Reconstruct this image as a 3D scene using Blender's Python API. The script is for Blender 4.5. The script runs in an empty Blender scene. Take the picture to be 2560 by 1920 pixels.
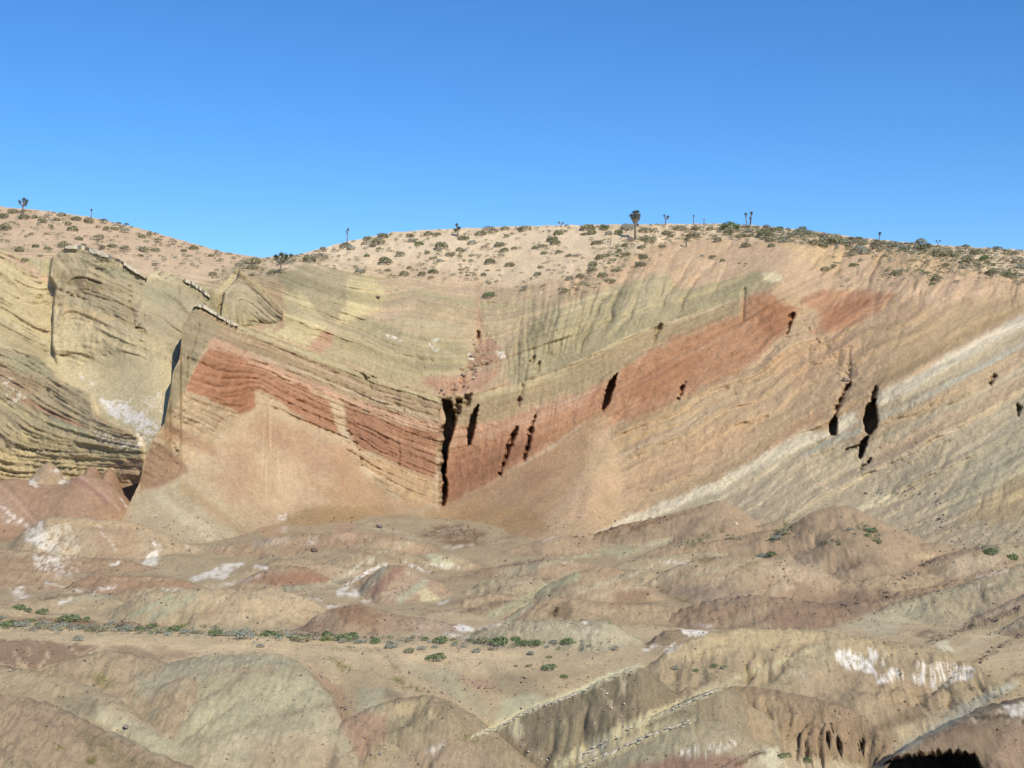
import bpy, math, random
import numpy as np

rng = np.random.default_rng(7)
random.seed(7)
R = math.radians
SC = bpy.context.scene
COL = SC.collection

# ------------------------------------------------------------------ camera
FPX = 3555.6            # focal length in photo pixels (2560 wide)
CZ = 20.0               # eye height above the wash
cam_d = bpy.data.cameras.new('camera'); cam = bpy.data.objects.new('camera', cam_d)
COL.objects.link(cam); cam.location = (0, 0, CZ); cam.rotation_euler = (R(90), 0, 0)
cam_d.sensor_width = 36.0; cam_d.lens = 36.0*FPX/2560.0
cam_d.clip_start = 0.5; cam_d.clip_end = 20000
SC.camera = cam

# ------------------------------------------------------------------ sky, sun
SUN_AZ, SUN_EL = 32.0, 41.0          # degrees right of straight-behind the viewer, height
world = bpy.data.worlds.new('World'); SC.world = world; world.use_nodes = True
nt = world.node_tree; nt.nodes.clear()
sky = nt.nodes.new('ShaderNodeTexSky'); sky.sky_type = 'NISHITA'; sky.sun_disc = False
sky.sun_elevation = R(SUN_EL); sky.sun_rotation = R(180.0 - SUN_AZ)
sky.altitude = 1500; sky.air_density = 1.0; sky.dust_density = 0.0; sky.ozone_density = 10.0
bg = nt.nodes.new('ShaderNodeBackground'); bg.inputs[1].default_value = 0.145
out = nt.nodes.new('ShaderNodeOutputWorld')
hs = nt.nodes.new('ShaderNodeHueSaturation'); hs.inputs['Saturation'].default_value = 1.10; nt.links.new(sky.outputs[0], hs.inputs['Color']); nt.links.new(hs.outputs[0], bg.inputs[0]); nt.links.new(bg.outputs[0], out.inputs[0])
sd = bpy.data.lights.new('sun', 'SUN'); sd.energy = 4.3; sd.angle = R(0.53); sd.color = (1.0, 0.955, 0.88)
sun = bpy.data.objects.new('sun', sd); COL.objects.link(sun); sun.location = (60, -60, 120)
sun.rotation_euler = (R(90 - SUN_EL), 0, R(SUN_AZ))
vs = SC.view_settings
vs.view_transform = 'Standard'; vs.look = 'None'; vs.exposure = 0.0; vs.gamma = 1.0
KALB = 0.86             # photo colour -> base colour

# ------------------------------------------------------------------ helpers
def lin(c):
    c = np.asarray(c, dtype=np.float64)/255.0
    return np.where(c <= 0.04045, c/12.92, ((c+0.055)/1.055)**2.4)
TANC = lin((199, 174, 132)); TANC = TANC/TANC.mean()
TANH = lin((192, 174, 138)); TANH = TANH/TANH.mean()
def alb(c, pull=.20):
    c = list(c); e = max(0.0, c[0]-c[1]-46)
    c[1] += .45*e; c[2] += .40*e+2*(e > 0)
    l = lin(c); m = l.mean(); return (l+(m*(TANH if pull > .3 else TANC)-l)*pull)*KALB

_perm = rng.permutation(512).astype(np.int64); _perm = np.concatenate([_perm, _perm, _perm])
_ang = rng.random(512)*2*np.pi; _gx = np.cos(_ang).astype(np.float32); _gy = np.sin(_ang).astype(np.float32)
def noise(x, y, seed=0):
    x = np.asarray(x, dtype=np.float64)+seed*17.31; y = np.asarray(y, dtype=np.float64)+seed*9.77
    xi = np.floor(x).astype(np.int64); yi = np.floor(y).astype(np.int64)
    xf = (x-xi).astype(np.float32); yf = (y-yi).astype(np.float32)
    u = xf*xf*xf*(xf*(xf*6-15)+10); v = yf*yf*yf*(yf*(yf*6-15)+10)
    X0 = xi & 511; X1 = (xi+1) & 511; Y0 = yi & 511; Y1 = (yi+1) & 511
    def g(ix, iy, fx, fy):
        h = _perm[_perm[ix]+iy]; return _gx[h]*fx+_gy[h]*fy
    a = g(X0, Y0, xf, yf); b = g(X1, Y0, xf-1, yf); c = g(X0, Y1, xf, yf-1); d = g(X1, Y1, xf-1, yf-1)
    a = a+u*(b-a); c = c+u*(d-c)
    return (a+v*(c-a))*1.45
def fbm(x, y, octv=4, seed=0, gain=0.5):
    r = 0; amp = 1.0
    for i in range(octv):
        r = r+amp*noise(x*2**i, y*2**i, seed+i*3); amp *= gain
    return r
def ridged(x, y, octv=2, seed=0):
    r = 0; amp = 1.0
    for i in range(octv):
        r = r+amp*(1-2*np.abs(noise(x*2**i, y*2**i, seed+i*5))); amp *= .5
    return r
def gully(x, y, seed, w=2.0):
    """narrow incised lines between broad ribs, 0..1"""
    return np.clip(1-np.abs(noise(x, y, seed))*w, 0, 1)**1.6
def ledges(S, x, lam, seed):
    """hard beds with an undercut foot: sharp, broken along the bed, 0..1"""
    t = S/lam+.9*noise(S/(lam*3.1), x/310, seed)+.25*noise(S/lam, x/60, seed+2); fr = t-np.floor(t); n = np.floor(t)
    keep = np.clip(.15+1.5*noise(n*7.7+x/150, n*3.3, seed+1)+.5*noise(x/22, n*5.1, seed+3), 0, 1)
    return (1-fr)**1.5*np.minimum(1, fr/.06)*keep
def sstep(a, b, x):
    t = np.clip((x-a)/(b-a), 0, 1); return t*t*(3-2*t)
def P(px, py, D):
    px = np.asarray(px, float); py = np.asarray(py, float); D = np.asarray(D, float)
    return (px-1280.0)/FPX*D, D, CZ-(py-960.0)/FPX*D
def lerp_line(pts, x):
    p = np.asarray(pts, float); return np.interp(x, p[:, 0], p[:, 1])

class TPS:
    def __init__(s, pts, smooth=1e-3):
        p = np.asarray(pts, float); s.p = p[:, :2]/400.0; v = p[:, 2]; n = len(p)
        A = np.zeros((n+3, n+3)); A[:n, :n] = s.k(s.p, s.p)+np.eye(n)*smooth
        A[:n, n] = 1; A[:n, n+1:] = s.p; A[n, :n] = 1; A[n+1:, :n] = s.p.T
        s.w = np.linalg.solve(A, np.concatenate([v, [0, 0, 0]]))
    @staticmethod
    def k(a, b):
        r2 = ((a[:, None, :]-b[None, :, :])**2).sum(-1)
        return np.where(r2 > 1e-12, 0.5*r2*np.log(np.maximum(r2, 1e-12)), 0)
    def at(s, q):
        q = np.asarray(q, float)/400.0; n = len(s.p)
        return s.k(q, s.p)@s.w[:n]+s.w[n]+q@s.w[n+1:]
class Field:
    """smooth scalar field sampled on a grid, bilinear lookup"""
    def __init__(s, pts, box, step=8.0, smooth=1e-3):
        t = TPS(pts, smooth); s.x0, s.y0, x1, y1 = box; s.step = step
        xs = np.arange(s.x0, x1+step, step); ys = np.arange(s.y0, y1+step, step)
        X, Y = np.meshgrid(xs, ys); q = np.stack([X.ravel(), Y.ravel()], 1)
        s.a = np.concatenate([t.at(c) for c in np.array_split(q, max(1, len(q)//8000))]).reshape(X.shape)
    def __call__(s, x, y):
        fx = np.clip((x-s.x0)/s.step, 0, s.a.shape[1]-1.001); fy = np.clip((y-s.y0)/s.step, 0, s.a.shape[0]-1.001)
        i = fx.astype(int); j = fy.astype(int); u = fx-i; v = fy-j; a = s.a
        return (a[j, i]*(1-u)+a[j, i+1]*u)*(1-v)+(a[j+1, i]*(1-u)+a[j+1, i+1]*u)*v
def lines_pts(lines, n=7):
    out = []
    for val, pl in lines:
        p = np.asarray(pl, float); d = np.concatenate([[0], np.cumsum(np.hypot(*np.diff(p, axis=0).T))])
        for t in np.linspace(0, d[-1], n): out.append((np.interp(t, d, p[:, 0]), np.interp(t, d, p[:, 1]), val))
    return out

def seg_dist(poly, x, y, closed):
    p = np.asarray(poly, float); n = len(p); best = np.full(x.shape, 1e18); tt = np.zeros(x.shape)
    for i in range(n if closed else n-1):
        a = p[i]; b = p[(i+1) % n]; d = b-a; L2 = max(d@d, 1e-9)
        t = np.clip(((x-a[0])*d[0]+(y-a[1])*d[1])/L2, 0, 1)
        q = (x-a[0]-t*d[0])**2+(y-a[1]-t*d[1])**2
        m = q < best; best = np.where(m, q, best); tt = np.where(m, i+t, tt)
    return np.sqrt(best), tt/max(1, (n if closed else n-1))
def inside(poly, x, y):
    p = np.asarray(poly, float); n = len(p); r = np.zeros(x.shape, bool)
    for i in range(n):
        x1, y1 = p[i]; x2, y2 = p[(i+1) % n]
        if y1 == y2: continue
        c = ((y1 > y) != (y2 > y)) & (x < (x2-x1)*(y-y1)/(y2-y1)+x1); r ^= c
    return r

class Surf:
    """vertices of one sheet with their home photo coordinates; painting and carving work on those"""
    def __init__(s, px, py, seed):
        s.px = px.ravel(); s.py = py.ravel(); s.seed = seed
        s.nb = fbm(s.px/55, s.py/45, 2, seed); s.ns = fbm(s.px/13, s.py/11, 2, seed+40)
        s.nt = fbm(s.px/5.5, s.py/5.0, 2, seed+80)
        s.col = np.zeros((len(s.px), 3)); s.pull = .30
    def alpha_poly(s, pl, feather, ew):
        p = np.asarray(pl, float); m = feather+ew*2+2
        k = np.nonzero((s.px > p[:, 0].min()-m) & (s.px < p[:, 0].max()+m) & (s.py > p[:, 1].min()-m) & (s.py < p[:, 1].max()+m))[0]
        if not len(k): return k, None
        x = s.px[k]; y = s.py[k]; d, _ = seg_dist(p, x, y, True); d = np.where(inside(p, x, y), d, -d)
        return k, sstep(-feather, feather, d+ew*(s.nb[k]*.8+s.ns[k]*.5))
    def alpha_line(s, pl, width, feather, ew):
        p = np.asarray(pl, float); w = np.asarray(width, float); m = w.max()+feather+ew*2+2
        k = np.nonzero((s.px > p[:, 0].min()-m) & (s.px < p[:, 0].max()+m) & (s.py > p[:, 1].min()-m) & (s.py < p[:, 1].max()+m))[0]
        if not len(k): return k, None
        x = s.px[k]; y = s.py[k]; d, t = seg_dist(p, x, y, False)
        if w.ndim: w = np.interp(t, np.linspace(0, 1, len(w)), w)
        return k, 1-sstep(-feather, feather, d-w*.5+ew*(s.nb[k]*.6+s.ns[k]*.6))
    def blend(s, k, a, c):
        if a is None: return
        a = np.clip(a, 0, 1)[:, None]; s.col[k] = s.col[k]*(1-a)+alb(c, s.pull)*a
    def brk(s, k, a, b):
        """break an area up into patches; b 0..1 is how much is lost"""
        n = s.ns[k]*.8+s.nt[k]*.7+s.nb[k]*.4
        return a*.86*sstep(-.5, .5, n*1.15+(.55-b)*1.6-.16)
    def poly(s, pl, c, f=6, ew=8, a=1.0, b=None):
        k, al = s.alpha_poly(pl, f, ew)
        if al is None: return
        al = al*a
        if b is not None: al = s.brk(k, al, b)
        s.blend(k, al, c)
    def line(s, pl, w, c, f=3, ew=3, a=1.0, b=None):
        k, al = s.alpha_line(pl, w, f, ew)
        if al is None: return
        al = al*a
        if b is not None: al = s.brk(k, al, b)
        s.blend(k, al, c)
    def run(s, ops):
        for o in ops: getattr(s, o[0])(*o[1:-1], **o[-1]) if isinstance(o[-1], dict) else getattr(s, o[0])(*o[1:])

def tag(o, label=None, cat=None, group=None, kind=None):
    if label: o['label'] = label
    if cat: o['category'] = cat
    if group: o['group'] = group
    if kind: o['kind'] = kind
    return o
TRIS = [0]
def make_mesh(name, V, F, mat, col=None, smooth=True):
    TRIS[0] += len(F)*(F.shape[1]-2)
    me = bpy.data.meshes.new(name); n = len(F); k = F.shape[1]
    me.vertices.add(len(V)); me.vertices.foreach_set('co', np.ascontiguousarray(V, dtype=np.float32).ravel())
    me.loops.add(n*k); me.loops.foreach_set('vertex_index', np.ascontiguousarray(F, dtype=np.int32).ravel())
    me.polygons.add(n); me.polygons.foreach_set('loop_start', np.arange(0, n*k, k, dtype=np.int32))
    if smooth: me.polygons.foreach_set('use_smooth', np.ones(n, dtype=bool))
    me.update(calc_edges=True); me.validate()
    if col is not None:
        at = me.attributes.new('Col', 'FLOAT_COLOR', 'POINT')
        at.data.foreach_set('color', np.concatenate([col, np.ones((len(col), 1))], 1).astype(np.float32).ravel())
    if mat: me.materials.append(mat)
    return me
def add_obj(name, me, parent=None):
    o = bpy.data.objects.new(name, me); COL.objects.link(o); o.parent = parent; return o
def grid_faces(nr, nc):
    i = np.arange(nr*nc).reshape(nr, nc)
    return np.stack([i[:-1, :-1].ravel(), i[:-1, 1:].ravel(), i[1:, 1:].ravel(), i[1:, :-1].ravel()], 1)

# depth lookup so that things can be set down on the ground where they stand
CELL = 6.0; DM = np.full((340, 520), 1e9)
def splat(x, y, z):
    px = 1280+x/y*FPX; py = 960-(z-CZ)/y*FPX
    i = ((px+280)/CELL).astype(int); j = (py/CELL).astype(int)
    m = (i >= 0) & (i < 520) & (j >= 0) & (j < 340); np.minimum.at(DM, (j[m], i[m]), y[m])
def ground_at(px, py):
    """world point of the terrain seen at this spot of the photograph"""
    py = float(py)
    for _ in range(60):
        i = int((px+280)/CELL); j = int(py/CELL)
        if DM[j, i] < 1e8:
            d = DM[j, i]; x, y, z = P(px, py, d); return float(x), float(y), float(z)
        py += 3
    return None

# ------------------------------------------------------------------ materials
def earth_material(name, bump=0.35, grain=0.16, scale=1.0):
    m = bpy.data.materials.new(name); m.use_nodes = True; t = m.node_tree; N = t.nodes; L = t.links
    b = N['Principled BSDF']; b.inputs['Roughness'].default_value = 0.95; b.inputs['Specular IOR Level'].default_value = 0.12
    at = N.new('ShaderNodeAttribute'); at.attribute_name = 'Col'
    geo = N.new('ShaderNodeNewGeometry')
    def nz(sc, det, rough=.6):
        n = N.new('ShaderNodeTexNoise'); n.inputs['Scale'].default_value = sc; n.inputs['Detail'].default_value = det
        n.inputs['Roughness'].default_value = rough; L.new(geo.outputs['Position'], n.inputs['Vector']); return n
    n1 = nz(1.6*scale, 6, .72); n2 = nz(.22*scale, 5, .65); n3 = nz(6.5*scale, 4, .8)
    def rng_(n, lo, hi, a=.3, b_=.7):
        r = N.new('ShaderNodeMapRange'); r.inputs[1].default_value = a; r.inputs[2].default_value = b_
        r.inputs[3].default_value = lo; r.inputs[4].default_value = hi; L.new(n.outputs['Fac'], r.inputs[0]); return r
    r1 = rng_(n1, 1-grain, 1+grain); r2 = rng_(n2, 1-grain*.7, 1+grain*.7); r3 = rng_(n3, 1-grain*1.7, 1+grain*1.1, .33, .62)
    m1 = N.new('ShaderNodeMath'); m1.operation = 'MULTIPLY'; L.new(r1.outputs[0], m1.inputs[0]); L.new(r2.outputs[0], m1.inputs[1])
    m2 = N.new('ShaderNodeMath'); m2.operation = 'MULTIPLY'; L.new(m1.outputs[0], m2.inputs[0]); L.new(r3.outputs[0], m2.inputs[1])
    vm = N.new('ShaderNodeVectorMath'); vm.operation = 'SCALE'; L.new(at.outputs['Color'], vm.inputs[0]); L.new(m2.outputs[0], vm.inputs['Scale'])
    L.new(vm.outputs[0], b.inputs['Base Color'])
    ad = N.new('ShaderNodeMath'); ad.operation = 'MULTIPLY_ADD'; L.new(n3.outputs['Fac'], ad.inputs[0]); ad.inputs[1].default_value = .6; L.new(n1.outputs['Fac'], ad.inputs[2])
    bp = N.new('ShaderNodeBump'); bp.inputs['Strength'].default_value = bump; bp.inputs['Distance'].default_value = .22/scale
    L.new(ad.outputs[0], bp.inputs['Height']); L.new(bp.outputs[0], b.inputs['Normal'])
    return m
M_ROCK = earth_material('bedded_rock', .85, .13)
M_HILL = earth_material('badland_clay', .75, .13, 1.7)
def plain_material(name, c, var=.25, scale=6.0, rough=.9, trans=0.0):
    m = bpy.data.materials.new(name); m.use_nodes = True; t = m.node_tree; N = t.nodes; L = t.links
    b = N['Principled BSDF']; b.inputs['Roughness'].default_value = rough; b.inputs['Specular IOR Level'].default_value = .15
    geo = N.new('ShaderNodeNewGeometry'); n = N.new('ShaderNodeTexNoise'); n.inputs['Scale'].default_value = scale; n.inputs['Detail'].default_value = 4
    L.new(geo.outputs['Position'], n.inputs['Vector'])
    cr = N.new('ShaderNodeValToRGB'); a = np.asarray(c, float)
    cr.color_ramp.elements[0].position = .3; cr.color_ramp.elements[0].color = (*(a*(1-var)), 1)
    cr.color_ramp.elements[1].position = .7; cr.color_ramp.elements[1].color = (*(a*(1+var)), 1)
    L.new(n.outputs['Fac'], cr.inputs[0]); L.new(cr.outputs[0], b.inputs['Base Color'])
    return m

BOX = (-640, 440, 3240, 1500)
# ------------------------------------------------------------------ main fold cliff and plateau
SKY = [(-100, 508), (0, 516), (116, 527), (220, 541), (347, 570), (463, 603), (555, 629), (648, 644), (741, 637), (810, 619), (880, 601), (984, 580), (1100, 573),
       (1273, 566), (1447, 562), (1620, 560), (1794, 559), (1910, 565), (2025, 577), (2141, 593), (2257, 605), (2372, 614), (2488, 621), (2660, 630)]
FIN_TOP = [(262, 1392), (290, 1330), (312, 1285), (330, 1246), (340, 1225), (350, 1203), (357, 1165), (373, 1120), (389, 1089), (411, 1058), (425, 985), (432, 930), (450, 895), (456, 815), (478, 776), (486, 766), (506, 764), (554, 795), (595, 813), (640, 826),
           (735, 863), (785, 880), (880, 922), (934, 938), (988, 959), (1083, 984), (1099, 995), (1112, 1000)]
DM_PTS = [(1110,1000,199),(1110,1260,189),(1300,960,200),(1500,1030,195),(1500,885,202),(1700,920,199),(1850,790,206),(1900,735,208),(1950,690,212),(1400,800,208),
 (1600,700,217),(1200,850,210),(1200,760,218),(1200,700,226),(1100,640,235),(1100,573,248),(1600,620,229),(1600,560,246),(2000,650,222),(2300,650,222),(2560,700,214),(2000,600,232),
 (2000,576,242),(2300,610,238),(2560,626,232),(2400,690,214),(2100,730,212),(1300,1330,171),(1450,1200,184),(1600,1100,189),(1600,1290,175),(1800,1050,189),(1800,1210,178),(2000,900,196),(2000,1080,184),
 (2170,1040,181),(2200,900,189),(2300,800,197),(2400,750,204),(2560,750,206),(2560,800,197),(2560,900,186),(2560,1050,174),(2560,1200,163),(2400,1000,178),(2400,1200,166),
 (2200,1200,172),(2100,1240,171),(2000,1260,170),(2560,1330,152),(2200,1330,160),(1900,1330,164),(0,640,217),(300,690,215),(0,516,246),(600,700,224),(640,645,240),(760,663,229),
 (740,727,217),(767,863,206),(840,815,211),(900,700,223),(950,900,205),(1000,800,214),(950,750,220),(868,605,244),(1270,1180,191),(1100,1330,174),(1380,1110,193),(1380,1260,177),
 (300,800,205),(0,800,205),(600,900,200),(900,1050,198),(1750,640,226),(1750,560,246),(340,569,244),(1350,880,206),(1250,1060,197),(2560,1460,141),(2200,1440,147),(1900,1400,154),(2700,800,195),(2700,1200,160),(2700,640,230),(-150,516,246),(-150,700,214),(-600,516,246),(-600,700,214),(3150,640,226),(3150,800,190),(3150,1200,154),(3150,1460,136)]
D_M = Field(DM_PTS, BOX, 8, 2e-3)
S_LINES = [(0, [(1480,1325),(1667,1270),(1805,1212),(1921,1143),(2014,1092),(2100,1042),(2199,985),(2315,920),(2465,843),(2600,775)]),
 (-50, [(2015,1152),(2110,1100),(2192,1057),(2303,1016),(2414,965),(2600,868)]),
 (-110, [(2000,1272),(2100,1222),(2233,1152),(2303,1114),(2382,1076),(2461,1032),(2600,950)]),
 (-215, [(2200,1325),(2366,1253),(2560,1165)]),
 (80, [(1400,1215),(1529,1155),(1636,1098),(1735,1048),(1860,978),(1936,940),(2015,899),(2150,830),(2350,740),(2560,660)]),
 (150, [(1150,1265),(1260,1200),(1440,1100),(1602,1050),(1690,1000),(1782,956),(1893,905),(1990,845),(2110,780),(2250,720)]),
 (255, [(1115,1090),(1184,1063),(1241,1060),(1355,1013),(1460,975),(1560,922),(1655,861),(1766,815),(1850,775),(1960,715),(2100,640)]),
 (325, [(1099,990),(1203,978),(1305,953),(1409,918),(1481,889),(1551,847),(1624,819),(1754,770),(1860,715)]),
 (395, [(1000,905),(1100,920),(1200,915),(1290,880),(1400,850),(1520,800),(1687,752),(1766,728),(1861,690)]),
 (325, [(595,825),(785,890),(934,945),(1083,990)]),
 (520, [(1035,727),(1130,749),(1203,762),(1273,768),(1330,762),(1450,724),(1535,708)]),
 (460, [(880,790),(985,830),(1080,855),(1170,860),(1250,845)]),
 (640, [(900,640),(1100,690),(1300,690),(1500,630)])]
S_M = Field(lines_pts(S_LINES), BOX, 8, 1e-2)
TALUS = [(1100, 1268), (1150, 1247), (1260, 1187), (1380, 1116), (1462, 1056), (1502, 1030), (1560, 1010)]
CAPRIM = [(-100, 612), (0, 624), (60, 640), (160, 640), (368, 700), (520, 712), (598, 690), (690, 690), (760, 663), (870, 684), (960, 693), (1060, 690), (1180, 715), (1300, 722), (1420, 718), (1540, 668), (1640, 612), (1760, 600), (1900, 606), (2090, 604), (2160, 622), (2240, 630), (2330, 640), (2420, 668), (2480, 690), (2660, 742)]
CLEFTS = [ # polygon, depth in metres
 ([(1105,997),(1126,1002),(1138,1040),(1136,1065),(1130,1090),(1119,1135),(1110,1200),(1090,1207),(1088,1150),(1100,1080),(1116,1060)], 9),
 ([(1112,1192),(1118,1205),(1117,1228),(1110,1262),(1099,1264),(1104,1230)], 5),
 ([(1195,1014),(1186,1068),(1176,1112),(1168,1116),(1170,1076),(1177,1038)], 5),
 ([(1293,1068),(1287,1095),(1276,1118),(1262,1160),(1252,1190),(1247,1185),(1266,1120),(1278,1090)], 3),
 ([(1340,1033),(1334,1060),(1326,1106),(1312,1150),(1306,1150),(1317,1106),(1322,1075)], 3),
 ([(1544,934),(1535,965),(1522,1010),(1508,1028),(1502,1024),(1508,1000),(1517,965),(1530,945)], 6),
 ([(1715,954),(1707,980),(1698,1000),(1692,998),(1700,970)], 3),
 ([(2188,998),(2194,1035),(2192,1062),(2176,1088),(2164,1080),(2158,1050),(2163,1016)], 8),
 ([(2088,1036),(2093,1057),(2090,1086),(2077,1089),(2071,1060)], 6),
 ([(2126,958),(2112,985),(2098,1020),(2088,1038),(2086,1030),(2100,990),(2118,962)], 2.5),
 ([(2190,968),(2186,1000),(2178,1002),(2180,985)], 3),
 ([(2172,1090),(2162,1125),(2152,1146),(2146,1143),(2148,1112),(2160,1095)], 5),
 ([(2148,1112),(2140,1122),(2112,1127),(2120,1120)], 2.5),
 ([(2178,1144),(2172,1158),(2156,1172),(2141,1181),(2146,1172),(2166,1158)], 2.5),
 ([(2485,935),(2490,940),(2476,962),(2470,958)], 2.5), ([(2545,1010),(2553,1018),(2547,1040),(2540,1036)], 2.5),
 ([(1650,806),(1654,812),(1636,850),(1630,846)], 1.6), ([(1336,885),(1340,890),(1330,910),(1325,905)], 1.4), ([(1305,960),(1310,965),(1296,1015),(1290,1012)], 1.8), ([(1347,900),(1350,905),(1343,935),(1339,930)], 1.2),
 ([(1194,828),(1200,832),(1198,850),(1192,846)], 2), ([(1975,785),(1988,778),(1972,830),(1966,836)], 2.5), ([(1140,1000),(1155,998),(1148,1030),(1136,1062),(1132,1040)], 3), ([(1160,988),(1180,984),(1174,1010),(1162,1015)], 2.0)]

def build_main():
    cols = np.concatenate([np.arange(-580, -100, 9.0), np.arange(-100, 2661, 2.5), np.arange(2668, 3160, 12.0)]); nr = 325; v = np.linspace(0, 1, nr)[:, None]**1.0
    top = lerp_line(SKY, cols)+1.6*fbm(cols/22, cols*0, 3, 5)
    bot = np.interp(cols, [-100, 300, 560, 640, 735, 900, 1040, 1088, 1250, 1700, 2660], [705, 735, 860, 920, 960, 1040, 1130, 1330, 1370, 1400, 1470])
    py = bot+(top-bot)*v; px = np.broadcast_to(cols, py.shape)
    s = Surf(px, py, 1); x, y = s.px, s.py
    S = S_M(x, y)+3.5*fbm(x/120, y/120, 2, 9); D = D_M(x, y)
    tl = lerp_line(TALUS, x); below = np.clip(y-tl, 0, 200)*((x > 1095) & (x < 1560))*(1-sstep(1460, 1560, x))
    D = D-0.035*below
    # relief masks
    tal = sstep(0, 25, below); _, = (0,)
    k, a = s.alpha_poly([(1230,1340),(1440,1130),(1520,1090),(1560,1180),(1480,1290),(1400,1360)], 30, 20); smooth = np.zeros(len(x))
    smooth[k] = a; smooth = np.maximum(smooth, tal)
    up = sstep(0, 40, lerp_line(CAPRIM, x)-y)             # plateau
    hard = (1-smooth*.85)*(1-up)
    kk = .55*sstep(1150, 1500, x)-.25*(1-sstep(700, 1100, x))
    wx = x+14*fbm(x/70, y/70, 2, 3)
    patchy = .25+.75*sstep(-.25, .45, fbm(x/170, y/110, 3, 12))
    f1 = gully((wx+kk*y)/58, y/210, 11)+.35*gully((wx+kk*y)/95+.3, y/300, 10); f2 = gully((wx+kk*y)/23, y/95, 13)
    pleat = sstep(1950, 2050, x)*(1-sstep(720, 790, y))
    green = sstep(330, 400, S)*sstep(1230, 1330, x)*(1-sstep(1750, 1900, x))
    zone = .22*patchy+np.maximum(.85*pleat, .75*green*(.4+.6*patchy)*(.35+.65*sstep(1300, 1480, x)))
    zone *= (1-.55*(1-sstep(1000, 1180, x)))*(1-.5*sstep(340, 300, S)*(1-sstep(1350, 1480, x)))
    D = D+hard*green*1.1*sstep(1330, 1500, x)*gully((wx+kk*y)/105, y/260, 14)+hard*pleat*.9*gully((wx+.1*y)/40, y/90, 16)
    led = noise(S/5.5, x/200, 21)*.25+noise(S/13, x/260, 22)*.7+noise(S/31, x/400, 23)*.9
    bowlz = sstep(360, 420, S)*(1-sstep(1350, 1550, x))+.5*sstep(300, 250, S)*sstep(1400, 1600, x)+.4
    scal = fbm((x+.75*y)/30, S/13, 4, 27, .6)
    rough = fbm(x/17, y/15, 5, 31, .62)
    lz = sstep(360, 250, S)*sstep(1400, 1700, x)*1.0+.3+.55*sstep(360, 420, S)*(1-sstep(1250, 1400, x))
    D = D+hard*(f1*1.25*zone+f2*.42*zone)-hard*(np.tanh(led*1.8)*.28*lz+scal*.07*lz+.09*rough)
    D = D-hard*(.42*ledges(S, x, 21, 501)*np.clip(lz, 0, 1)+.20*ledges(S, x, 9, 505)*bowlz)
    pits = sstep(.42, .62, noise((x+.6*y)/11, y/9, 37))*sstep(.0, .4, noise(S/14, x/120, 38))*hard*sstep(1250, 1400, x)
    D = D+.22*pits*sstep(.1, .5, fbm(x/90, y/60, 2, 39))
    D = D-.05*fbm(x/30, y/30, 3, 33)*smooth - up*(.35*fbm(x/60, y/40, 3, 35)-.35*gully((wx+.4*y)/60, y/200, 36))
    # flatiron steps: hard beds stand proud and undercut
    for sv, am in ((75, .55), (100, .4), (122, .45), (48, .4), (0, .5), (-60, .45), (-110, .6), (-160, .4), (325, .45), (395, .3)):
        sg = S-sv+3*s.nb; m = sstep(1350, 1600, x) if sv < 200 else 1.0
        D = D-am*m*(1-smooth)*sstep(16, 2, sg)*sstep(-4, 1, sg)*np.clip(.8+.6*noise(x/45, y*0, int(sv)+300), 0, 1.4)
    for pl, am, ft in (([(741,722),(775,745),(815,812),(770,850),(690,830),(712,780)], 1.3, 34), ([(905,690),(950,720),(940,770),(870,800),(850,790),(872,720)], 1.3, 30), ([(1290,880),(1350,800),(1420,770),(1400,850),(1320,950)], 1.6, 30), ([(1560,720),(1640,690),(1680,700),(1640,790),(1560,830)], 1.4, 30)):
        k, a = s.alpha_poly(pl, ft, 7); D[k] -= a*am
    # rubble gully in the bowl, and gully lines
    for pl, w, d in (([(1212,850),(1188,900),(1150,960),(1120,990)], 40, 1.2), ([(1200,760),(1197,850)], 12, .4),
                     ([(2123,870),(2122,955),(2100,1010)], 10, .8), ([(1860,720),(1856,800)], 9, 1.0), ([(2000,770),(2010,800),(2045,850),(2090,900),(2122,950)], 34, .8),
                     ([(1560,1000),(1530,1080),(1500,1130),(1480,1180),(1435,1290)], 22, .5)):
        k, a = s.alpha_line(pl, w, w*.6, 9); D[k] += a*d*np.clip(.7+.6*s.ns[k], 0, 1.5)
    for pl, d in CLEFTS:
        k, a = s.alpha_poly(pl, 2.0 if d > 3 else 4.0, 4.0); D[k] += a*d*(np.clip(.8+.5*s.ns[k], .35, 1.3) if d <= 3 else 1)
    # ---- colours
    s.col[:] = alb((200, 167, 128), .3)
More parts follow.
